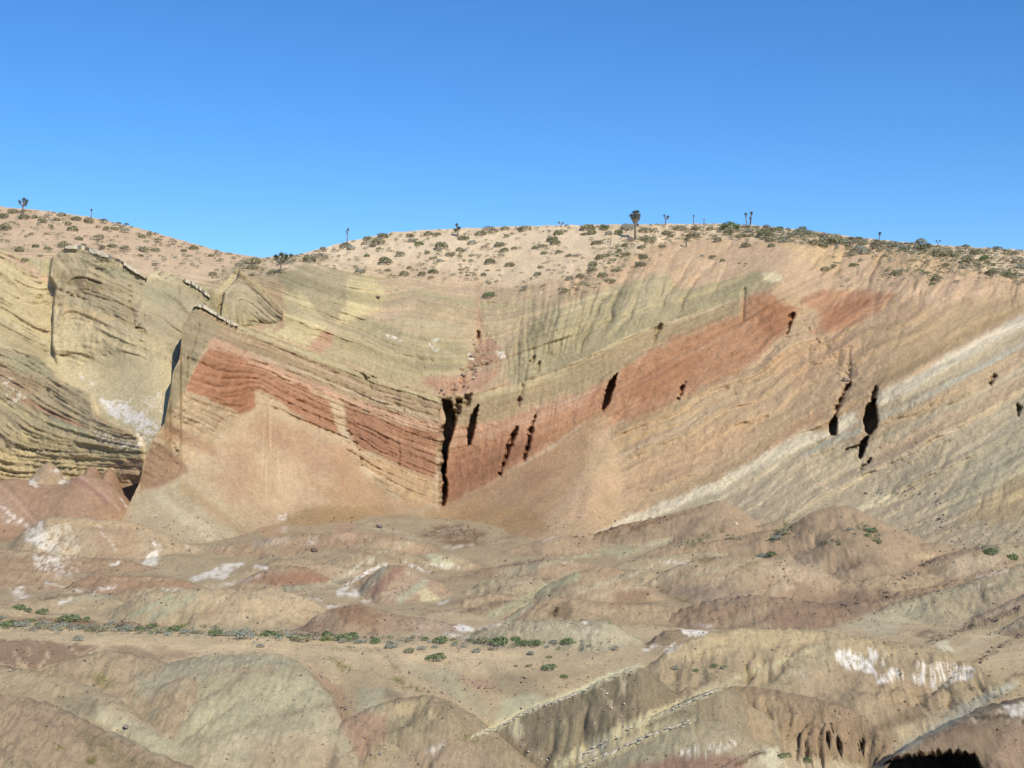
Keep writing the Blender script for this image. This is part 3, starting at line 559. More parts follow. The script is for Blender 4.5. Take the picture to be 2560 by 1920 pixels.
def build_fin():
    cols = np.arange(264, 1116, 2.2); nr = 262; v = np.linspace(0, 1, nr)[:, None]
    top = lerp_line(FIN_TOP, cols)+(3.4*fbm(cols/16, cols*0, 4, 25, .65))*(cols > 470)+2.2*fbm(cols/7, cols*0, 3, 26)*(cols < 470); bot = np.interp(cols, [264, 330, 380, 500, 700, 900, 1116], [1400, 1400, 1400, 1400, 1385, 1372, 1372])
    py = bot+(top-bot)*v; px = np.broadcast_to(cols, py.shape); s = Surf(px, py, 3); x, y = s.px, s.py
    bx = (200, 700, 1200, 1400)
    S = Field(lines_pts(SF_LINES), bx, 8, 1e-2)(x, y)+2.5*fbm(x/90, y/90, 2, 29); D = Field(DF_PTS, bx, 8, 2e-3)(x, y)
    # talus cones lean against the wall
    tlin = np.interp(x, [330, 360, 440, 520, 600, 650, 760, 850, 880, 930, 1000, 1086, 1120], [1224, 1222, 1180, 1120, 1045, 1000, 1056, 1092, 1140, 1200, 1245, 1262, 1275])
    tal = sstep(-4, 18, y-tlin+10*s.nb); hard = 1-.9*tal
    D = D-np.clip(y-tlin, 0, 130)*.02
    D = D-np.clip(1-np.abs(x-668)/150, 0, 1)**2*2.0*sstep(990, 1150, y)*sstep(1345, 1200, y)
    led = noise(S/4.2, x/260, 91)*.6+noise(S/10, x/300, 92)*.9
    D = D-hard*(.24*np.tanh(led*1.5)+.20*fbm(x/20, y/20, 5, 94, .62)-.35*gully((x+14*s.nb)/60, y/200, 95)*sstep(-.2,.5,s.nb))-tal*.06*fbm(x/14, y/24, 4, 96)+tal*.16*gully((x-668)/(y-820)*260/26+.6*s.nb, y/160, 99)*sstep(-.4, .3, s.nb+.3)
    D = D-hard*(.36*ledges(S, x, 15, 521)+.18*ledges(S, x, 6.5, 525))
    D = D-.28*sstep(-3, 3, S-312)*sstep(0, 12, y-lerp_line(FIN_TOP, x)-1)
    # pillar edge groove, joints and overhang below the cap
    for pl, w, d in (([(470,885),(466,950),(458,985)], 4, 1.0), ([(489,815),(486,860),(474,890)], 4, .8), ([(868,1075),(880,1095),(896,1115),(905,1165)], 7, .7), ([(1000,1130),(996,1160),(1004,1180)], 5, .8), ([(888,1020),(882,1060)], 5, .5),
                     ([(872,918),(905,935),(915,945),(938,942)], 7, 1.6), ([(910,930),(916,950)], 6, 1.3), ([(985,958),(1020,968)], 4, .7), ([(843,900),(870,914)], 4, .7), ([(434,1110),(444,1138)], 6, .8), ([(1010,1008),(1010,1030)], 3, .6), ([(995,1010),(994,1040)], 3, .5)):
        k, a = s.alpha_line(pl, w, w*.5, 4.5); D[k] += a*d*np.clip(.55+.9*s.ns[k]+.4*s.nb[k], 0, 1.3)
    D = D+14*np.clip((x-1094+7*noise(y/34, y*0, 97)+3*noise(y/11, y*0, 98))/20, 0, 1)**2
    s.col[:] = alb((206, 177, 138), .3)
    s.run([
     ('poly', [(486,765),(600,812),(785,880),(934,938),(1100,990),(1100,1062),(1035,1048),(893,1000),(766,950),(640,890),(540,850),(500,830)], (180,154,117), dict(f=5, ew=5)),
     ('line', [(600,822),(785,890),(934,948),(1100,1003)], 12, (200,184,138), dict(f=4, ew=4)),
     ('line', [(560,830),(700,880),(820,930),(960,985),(1100,1030)], 7, (205,172,138), dict(f=3, ew=3, a=.8)),
     ('line', [(620,880),(766,935),(893,985),(1100,1055)], 8, (208,182,150), dict(f=3, ew=3, a=.8)),
     ('poly', [(510,830),(640,888),(766,948),(893,1000),(1100,1062),(1100,1092),(1035,1072),(893,1020),(766,973),(640,916),(519,876)], (209,160,126), dict(f=6, ew=5)),
     ('poly', [(560,870),(640,915),(766,972),(822,1000),(848,1088),(766,1057),(687,994),(640,972),(630,930)], (190,120,86), dict(f=5, ew=6)),
     ('line', [(640,945),(740,985),(820,1020)], 10, (176,106,78), dict(f=6, ew=5, a=.7)),
     ('poly', [(860,1010),(893,1019),(956,1048),(1035,1070),(1096,1085),(1086,1198),(1020,1176),(972,1152),(930,1130),(899,1122),(865,1075)], (182,118,84), dict(f=6, ew=5)),
     ('poly', [(880,1050),(960,1070),(980,1120),(930,1130),(890,1110)], (170,104,76), dict(f=10, ew=10, a=.7)),
     ('line', [(900,1065),(1000,1100),(1090,1130)], 5, (206,150,114), dict(f=3, ew=3, a=.7)),
     ('poly', [(520,872),(570,880),(601,899),(626,927),(636,975),(642,1022),(601,1035),(538,1007),(465,976),(475,943),(500,899)], (190,114,78), dict(f=5, ew=6)),
     ('poly', [(560,930),(620,940),(636,1000),(600,1025),(560,990)], (178,100,64), dict(f=12, ew=10, a=.8)),
     ('line', [(465,980),(538,1010),(580,1025),(600,1040)], 6, (212,180,140), dict(f=3, ew=3, a=.9)),
     ('line', [(433,1032),(506,1057),(557,1095)], 8, (208,182,152), dict(f=3, ew=3)),
     ('line', [(557,1095),(556,1135),(530,1145),(470,1110),(414,1062)], 7, (212,182,148), dict(f=3, ew=3, a=.8)),
     ('poly', [(395,1090),(430,1060),(540,1120),(530,1140),(450,1110)], (190,146,112), dict(f=8, ew=8, a=.8)),
     ('poly', [(484,765),(455,815),(452,900),(430,930),(420,1000),(412,1058),(440,1010),(462,975),(475,940),(500,890),(530,850),(545,820),(520,790)], (172,156,120), dict(f=4, ew=5)),
     ('poly', [(372,1120),(400,1110),(450,1140),(470,1180),(400,1220),(352,1225),(345,1200)], (176,138,106), dict(f=8, ew=8)),
     ('poly', [(330,1235),(400,1222),(470,1190),(560,1260),(620,1330),(560,1390),(330,1390)], (203,184,146), dict(f=10, ew=8)),
     ('line', [(400,1240),(460,1290),(520,1335)], 26, (218,202,164), dict(f=10, ew=9, a=.8)),
     ('line', [(460,1220),(540,1280),(620,1340)], 26, (196,160,116), dict(f=12, ew=9, a=.8)),
     ('poly', [(560,1100),(640,1030),(760,1070),(840,1100),(880,1150),(960,1230),(1060,1290),(900,1330),(640,1300)], (207,174,135), dict(f=14, ew=14)),
     ('poly', [(650,1030),(760,1075),(850,1130),(880,1190),(790,1200),(700,1140),(640,1090)], (198,150,114), dict(f=28, ew=26, a=.8)), ('poly', [(560,1120),(620,1080),(650,1180),(600,1260),(540,1220)], (201,156,120), dict(f=26, ew=26, a=.6)), ('poly', [(760,1200),(880,1220),(960,1270),(860,1290)], (196,148,106), dict(f=22, ew=20, a=.7)),
     ('poly', [(640,1140),(700,1120),(760,1160),(780,1240),(700,1260)], (214,180,142), dict(f=20, ew=20, a=.7)),
     ('poly', [(880,1130),(972,1155),(1086,1200),(1092,1260),(1030,1275),(980,1250),(920,1200)], (206,166,122), dict(f=6, ew=6)),
     ('line', [(860,1070),(870,1110),(890,1150),(930,1195),(1000,1250)], 10, (208,182,150), dict(f=4, ew=3, a=.9)),
     ('line', [(900,1165),(960,1200),(1015,1222)], 5, (220,190,152), dict(f=2, ew=2, a=.9)),
     ('poly', [(900,1190),(960,1195),(1000,1240),(960,1250)], (190,160,120), dict(f=8, ew=6, a=.7)),
     ('poly', [(830,1115),(870,1110),(930,1210),(1010,1280),(900,1270),(840,1200)], (200,154,114), dict(f=14, ew=12, a=.7)),
     ('poly', [(940,1262),(1040,1290),(1100,1275),(1116,1360),(700,1372),(800,1300)], (198,158,108), dict(f=14, ew=12, a=.9)),
     ('poly', [(700,1300),(780,1266),(840,1262),(900,1275),(930,1300),(900,1340),(720,1350)], (182,146,98), dict(f=10, ew=10, a=.8)),
     ('poly', [(690,1290),(715,1285),(716,1300),(700,1302)], (238,228,218), dict(f=3, ew=5, b=.35)),
    ])
    cone = np.clip(1-np.abs(x-676-(y-1140)*.05)/(26+.16*(y-1000)), 0, 1)*sstep(1000, 1060, y)*sstep(1300, 1220, y)
    s.col *= (1+.22*cone*np.clip(fbm((x-676)/(2.2+.006*(y-1000))/1.6, y/240, 3, 108, .7), -.5, 1))[:, None]
    st = noise(S/3.4, x/300, 101)*.6+noise(S/8.0, x/400, 102)*.6+noise(S/19, x/500, 103)*.4
    s.col *= (1+st*.19*hard)[:, None]; s.col *= (1+.05*fbm(x/34, y/30, 3, 105)+.03*tal*fbm(x/9, y/60, 2, 107))[:, None]
    D = D+.02*rng.normal(size=len(x)); s.col *= (1+.045*rng.normal(size=len(x)))[:, None]
    X, Y, Z = P(x, y, D); V = np.stack([X, Y, Z], 1); n = py.shape[1]; last = V[-n:]; back = [V]; cs = [s.col]
    for d, h in ((.5, .15), (1.0, .8), (1.6, 2.5), (2.4, 6), (3.4, 12), (5, 22)):
        b = last.copy(); sc = (b[:, 1]+d)/b[:, 1]; b[:, 0] *= sc; b[:, 1] += d; b[:, 2] -= h; back.append(b); cs.append(s.col[-n:])
    o = add_obj('rock_fin', make_mesh('rock_fin', np.concatenate(back), grid_faces(nr+6, n), M_ROCK, np.concatenate(cs)))
    tag(o, 'tilted rock fin with a red band and smooth pink talus below', 'rock fin', kind='structure'); splat(V[:, 0], V[:, 1], V[:, 2]); return o
FIN = build_fin()

# ------------------------------------------------------------------ ground between the hills
G_D = [0, 40, 60, 75, 84, 88, 92, 96, 100, 104, 108, 115, 130, 150, 170, 185, 200, 215]
G_Z = [-12, -9, -8, -6.4, -5.0, -3.7, -2.1, -.6, .55, .95, .8, .7, 1.2, 2.1, 2.8, 3.2, 3.0, 0.0]
def g_z(D): return np.interp(D, G_D, G_Z)
def g_depth(py):
    """distance at which the ground shows at photo height py"""
    d = np.linspace(60, 205, 2000); yy = 960-(g_z(d)-CZ)/d*FPX; o = np.argsort(yy); return float(np.interp(py, yy[o], d[o]))

def ground_z(x, D):
    z = g_z(D)+.30*fbm(x/9, D/9, 3, 401)*sstep(60, 84, D)
    z = z-2.4*sstep(1020, 1240, 1280+x/D*FPX)*sstep(98, 92, D)*sstep(60, 80, D)
    return z-.5*gully((x+1.5*noise(x/5, D/5, 409))/8, D/18, 403)*sstep(101, 96, D)
# hills: name, crest [(px,py[,D])], visible foot py, slope degrees, colour, options
HILLS = []
def hill(crest, foot, slope, c, label, **kw): HILLS.append((crest, foot, slope, c, label, kw))
hill([(50,1215),(80,1195),(105,1165),(125,1152),(140,1165),(160,1195),(185,1212)], 1235, 32, (196,165,130), 'salt crusted mound behind the smooth red mound', ext=14, run=4, D=181)
hill([(205,1195),(215,1172),(228,1160),(240,1168),(252,1190),(258,1200)], 1212, 40, (176,118,90), 'small red cone behind the smooth red mound', ext=12, run=3, D=180)
hill([(255,1195),(262,1175),(272,1164),(283,1172),(292,1190),(296,1200)], 1212, 40, (178,120,92), 'small red cone nearest the tip of the rock fin', ext=12, run=3, D=178.5)
hill([(-260,1190),(-60,1198),(0,1203),(44,1193),(79,1209),(127,1214),(168,1209),(184,1188),(222,1187),(253,1196),(285,1218),(304,1234),(329,1258),(352,1300)], 1318, 27, (180,124,96), 'smooth reddish mound at the foot of the yellow cliff', sm=10, lump=.10, flute=.05, r=1.5, D=173)
hill([(40,1350),(63,1323),(108,1298),(127,1293),(222,1296),(263,1301),(316,1303),(367,1317),(411,1333),(459,1355),(506,1374),(570,1396),(614,1410),(650,1430)], 1412, 25, (196,168,130), 'pale hill streaked with white salt below the red mound')
hill([(420,1385),(480,1375),(560,1362),(640,1352),(720,1335),(800,1335),(880,1330),(960,1335),(1040,1352),(1120,1376),(1200,1400)], 1400, 17, (192,150,116), 'low tan rise of rubble beneath the cliff centre')
hill([(1380,1382),(1431,1350),(1480,1335),(1560,1310),(1640,1295),(1720,1272),(1800,1250),(1850,1272),(1900,1305),(1950,1330)], 1400, 16, (188,152,118), 'pinkish brown slope under the white ash band', ext=60)
hill([(-260,1360),(-60,1365),(0,1370),(60,1378),(140,1385),(220,1395),(313,1398),(400,1422),(470,1450),(520,1475)], 1452, 22, (172,132,102), 'brown rise with scattered salt patches at the left edge')
hill([(560,1445),(640,1420),(687,1400),(760,1395),(800,1411),(861,1386),(909,1370),(960,1372),(1020,1384),(1080,1404),(1130,1430),(1180,1450)], 1445, 22, (184,158,118), 'olive ridge with white salt streaks in the centre')
hill([(1040,1420),(1080,1390),(1120,1382),(1160,1395),(1200,1412),(1240,1430)], 1425, 25, (190,164,130), 'small pale green hump right of the olive ridge')
hill([(1960,1330),(2018,1285),(2081,1264),(2129,1266),(2176,1290),(2224,1313),(2290,1340),(2340,1370),(2400,1400)], 1500, 15, (186,150,116), 'broad brown dome with green tufts below the grey beds', ext=170)
hill([(2330,1330),(2380,1318),(2440,1300),(2500,1290),(2600,1270),(2680,1262),(2860,1250)], 1385, 20, (182,162,126), 'smooth tan slope at the right edge below the grey beds')
hill([(1560,1400),(1640,1372),(1720,1360),(1800,1350),(1900,1330),(1980,1318),(2060,1330),(2140,1372),(2200,1420)], 1440, 17, (186,146,112), 'tan hillside with green tufts left of the brown dome')
hill([(170,1465),(221,1438),(300,1440),(396,1442),(443,1447),(490,1461),(540,1475),(600,1492)], 1490, 22, (178,128,98), 'reddish brown rise behind the grey green hill')
hill([(600,1455),(640,1432),(687,1416),(729,1414),(773,1420),(798,1434),(830,1450),(858,1465),(885,1490)], 1490, 25, (180,130,98), 'red striped mound left of the white salt pool')
hill([(880,1490),(905,1465),(925,1440),(956,1416),(988,1412),(1020,1418),(1051,1434),(1099,1456),(1130,1478),(1160,1500)], 1508, 28, (184,150,120), 'rounded mound with maroon and grey stripes at centre')
hill([(1120,1480),(1180,1450),(1240,1432),(1300,1410),(1360,1395),(1420,1400),(1480,1410),(1540,1430)], 1470, 20, (190,154,122), 'pinkish ridge with diagonal beds right of centre')
hill([(1250,1530),(1300,1500),(1371,1462),(1434,1431),(1481,1424),(1529,1440),(1576,1456),(1640,1475),(1703,1494),(1745,1512)], 1520, 23, (190,156,120), 'tan ridge with pale green diagonal bands')
hill([(1580,1490),(1602,1465),(1671,1424),(1719,1405),(1766,1396),(1814,1390),(1877,1390),(1960,1402),(2040,1425),(2110,1455),(2170,1480),(2215,1500)], 1510, 24, (190,158,124), 'broad tan spur with grey lower slope right of centre')
hill([(2170,1490),(2208,1478),(2287,1420),(2340,1395),(2379,1383),(2461,1364),(2520,1385),(2600,1400),(2680,1405),(2860,1400)], 1470, 22, (186,158,126), 'tan spur above the pale green ridge at right')
hill([(40,1530),(76,1500),(142,1476),(177,1471),(221,1478),(285,1495),(340,1515)], 1530, 25, (186,166,128), 'small striped green hill near the left bushes')
hill([(1130,1545),(1180,1520),(1240,1505),(1300,1500),(1360,1512)], 1545, 22, (190,160,122), 'low tan hump behind the grey blue mound')
hill([(225,1550),(253,1535),(285,1523),(330,1498),(364,1480),(405,1472),(494,1473),(570,1474),(649,1477),(719,1481),(773,1497),(817,1523),(845,1545)], 1566, 24, (192,172,132), 'long grey green hill behind the row of bushes')
hill([(1230,1560),(1260,1545),(1323,1510),(1364,1488),(1412,1494),(1466,1500),(1529,1508),(1600,1510),(1680,1515),(1760,1530),(1850,1548),(1920,1575)], 1570, 23, (184,152,116), 'pointed tan hill with a dark eroded notch')
hill([(1560,1575),(1640,1545),(1720,1520),(1800,1498),(1880,1490),(1960,1495),(2040,1508),(2110,1525),(2160,1545)], 1580, 20, (168,132,106), 'brown rubble slope above the tan salt hill', rub=1)
hill([(2000,1600),(2037,1573),(2113,1538),(2164,1528),(2240,1506),(2328,1480),(2398,1465),(2493,1430),(2600,1395),(2680,1380),(2860,1350)], 1610, 21, (184,174,138), 'pale green ridge running up to the right edge')
hill([(755,1565),(782,1545),(830,1523),(877,1513),(909,1513),(956,1529),(1020,1542),(1099,1551),(1159,1566),(1190,1592)], 1594, 22, (172,136,112), 'purplish brown mound behind the green bushes')
hill([(1165,1595),(1181,1580),(1210,1567),(1257,1557),(1340,1552),(1418,1550),(1507,1550),(1535,1560),(1576,1583),(1608,1600),(1640,1625)], 1618, 26, (176,170,142), 'grey blue mound behind the wash')
hill([(1610,1612),(1640,1590),(1668,1576),(1700,1574),(1730,1580),(1760,1605)], 1612, 28, (150,128,104), 'small dark mound beside white salt')
hill([(2280,1620),(2330,1590),(2400,1560),(2470,1530),(2560,1490),(2680,1440),(2860,1390)], 1668, 21, (176,152,120), 'dark streaked slope at the right edge below the green ridge')
hill([(2330,1660),(2400,1625),(2470,1590),(2560,1545),(2680,1490),(2860,1430)], 1720, 22, (172,148,116), 'second streaked slope at the right edge')
# foreground
hill([(1630,1655,99),(1668,1625,99.5),(1719,1600,100.3),(1773,1580,101.3),(1861,1570,102.3),(1955,1571,102.5),(2037,1573,102.5),(2145,1589,101.5),(2303,1614,100),(2366,1624,99),(2400,1645,98),(2445,1667,97),(2493,1689,96),(2537,1711,95),(2620,1745,94),(2800,1790,93)], 0, 23, (198,172,130), 'tan hill with bright white salt streaks at right')
hill([(90,1690,97),(127,1667,98),(190,1644,98.6),(253,1629,99),(285,1624,99.2),(348,1638,98.6),(427,1662,97.6),(500,1700,96)], 0, 20, (196,168,130), 'rounded tan hump below the terrace at left')
hill([(370,1690,96.5),(411,1660,97.8),(475,1644,98.5),(601,1635,98.8),(687,1632,99),(735,1648,98.5),(776,1682,97),(814,1727,95),(842,1757,94),(856,1806,92),(877,1856,90),(903,1904,88.3),(930,1960,86.5)], 0, 21, (186,176,140), 'grey green slab hill in the left foreground', r=1.4, lump=.14, flute=.08)
hill([(-260,1640,93),(-60,1655,93),(0,1667,93),(79,1676,93),(158,1692,92.5),(222,1714,92),(301,1749,91),(360,1800,89.5),(430,1850,88.5),(520,1915,87)], 0, 22, (194,170,132), 'grey tan hill at the left edge')
hill([(860,1800,92),(920,1770,93.5),(990,1745,95),(1050,1735,95.3),(1110,1745,95),(1190,1790,93.5),(1260,1850,91),(1320,1900,89)], 0, 20, (184,160,122), 'low rounded spur in the centre foreground')
hill([(1150,1860,93.6),(1194,1836,93.4),(1260,1809,93),(1300,1782,92.8),(1355,1761,92.4),(1450,1727,91.8),(1500,1701,91.4),(1560,1678,91),(1599,1665,90.8),(1640,1690,91),(1690,1735,91.5)], 0, 36, (152,136,104), 'dark eroded bank under a pale caprock line', r=.35, back=14)
hill([(1800,1720,94),(1860,1714,93.8),(1939,1727,92.8),(2050,1746,91.5),(2129,1774,90.5),(2176,1800,89.5),(2230,1850,88),(2270,1910,86)], 0, 36, (182,150,114), 'gullied brown bank below the salt hill', flute=.5, back=12)
hill([(1360,1940,88.8),(1396,1915,88.6),(1497,1858,88.2),(1608,1800,87.8),(1735,1747,87.5),(1798,1718,87.6),(1840,1722,88.5),(1870,1760,89.5)], 0, 32, (172,154,118), 'long diagonal ridge with a pale caprock line', r=.35, back=14)
hill([(1410,1945,85.6),(1450,1912,85.4),(1561,1862,85.0),(1640,1827,84.6),(1700,1806,84.3),(1736,1794,84.2),(1744,1822,84.4),(1752,1860,84.6)], 0, 42, (168,154,120), 'front diagonal slab ridge with undercut edge', r=.3, back=12)
hill([(1690,1850,84.9),(1735,1802,85.4),(1775,1800,85.6),(1814,1809,85.6),(1861,1834,85.4),(1893,1863,85),(1925,1905,84)], 0, 24, (192,174,138), 'beige hump with salt specks at the bottom right of centre')
hill([(-260,1705,84.5),(-60,1728,84.5),(60,1745,84.5),(158,1774,84.3),(222,1809,83.7),(316,1853,83),(411,1888,82.3),(459,1918,82),(540,1965,81)], 0, 22, (186,156,124), 'pebbly hill in the bottom left corner', rub=1)
hill([(1770,1940,79),(1820,1905,79.5),(1860,1888,80),(1923,1866,80.3),(1942,1873,80.2),(1964,1902,79.5),(1985,1945,79)], 0, 40, (206,188,150), 'pale broken slab at the bottom edge', r=.3)
hill([(2180,1960,70.5),(2211,1918,72),(2240,1888,73),(2287,1860,74),(2366,1822,75.3),(2430,1790,76.4),(2493,1765,77.2),(2600,1742,78),(2800,1715,79)], 0, 24, (150,124,98), 'dark hill with a black shaded hollow in the bottom right corner', r=1.0)

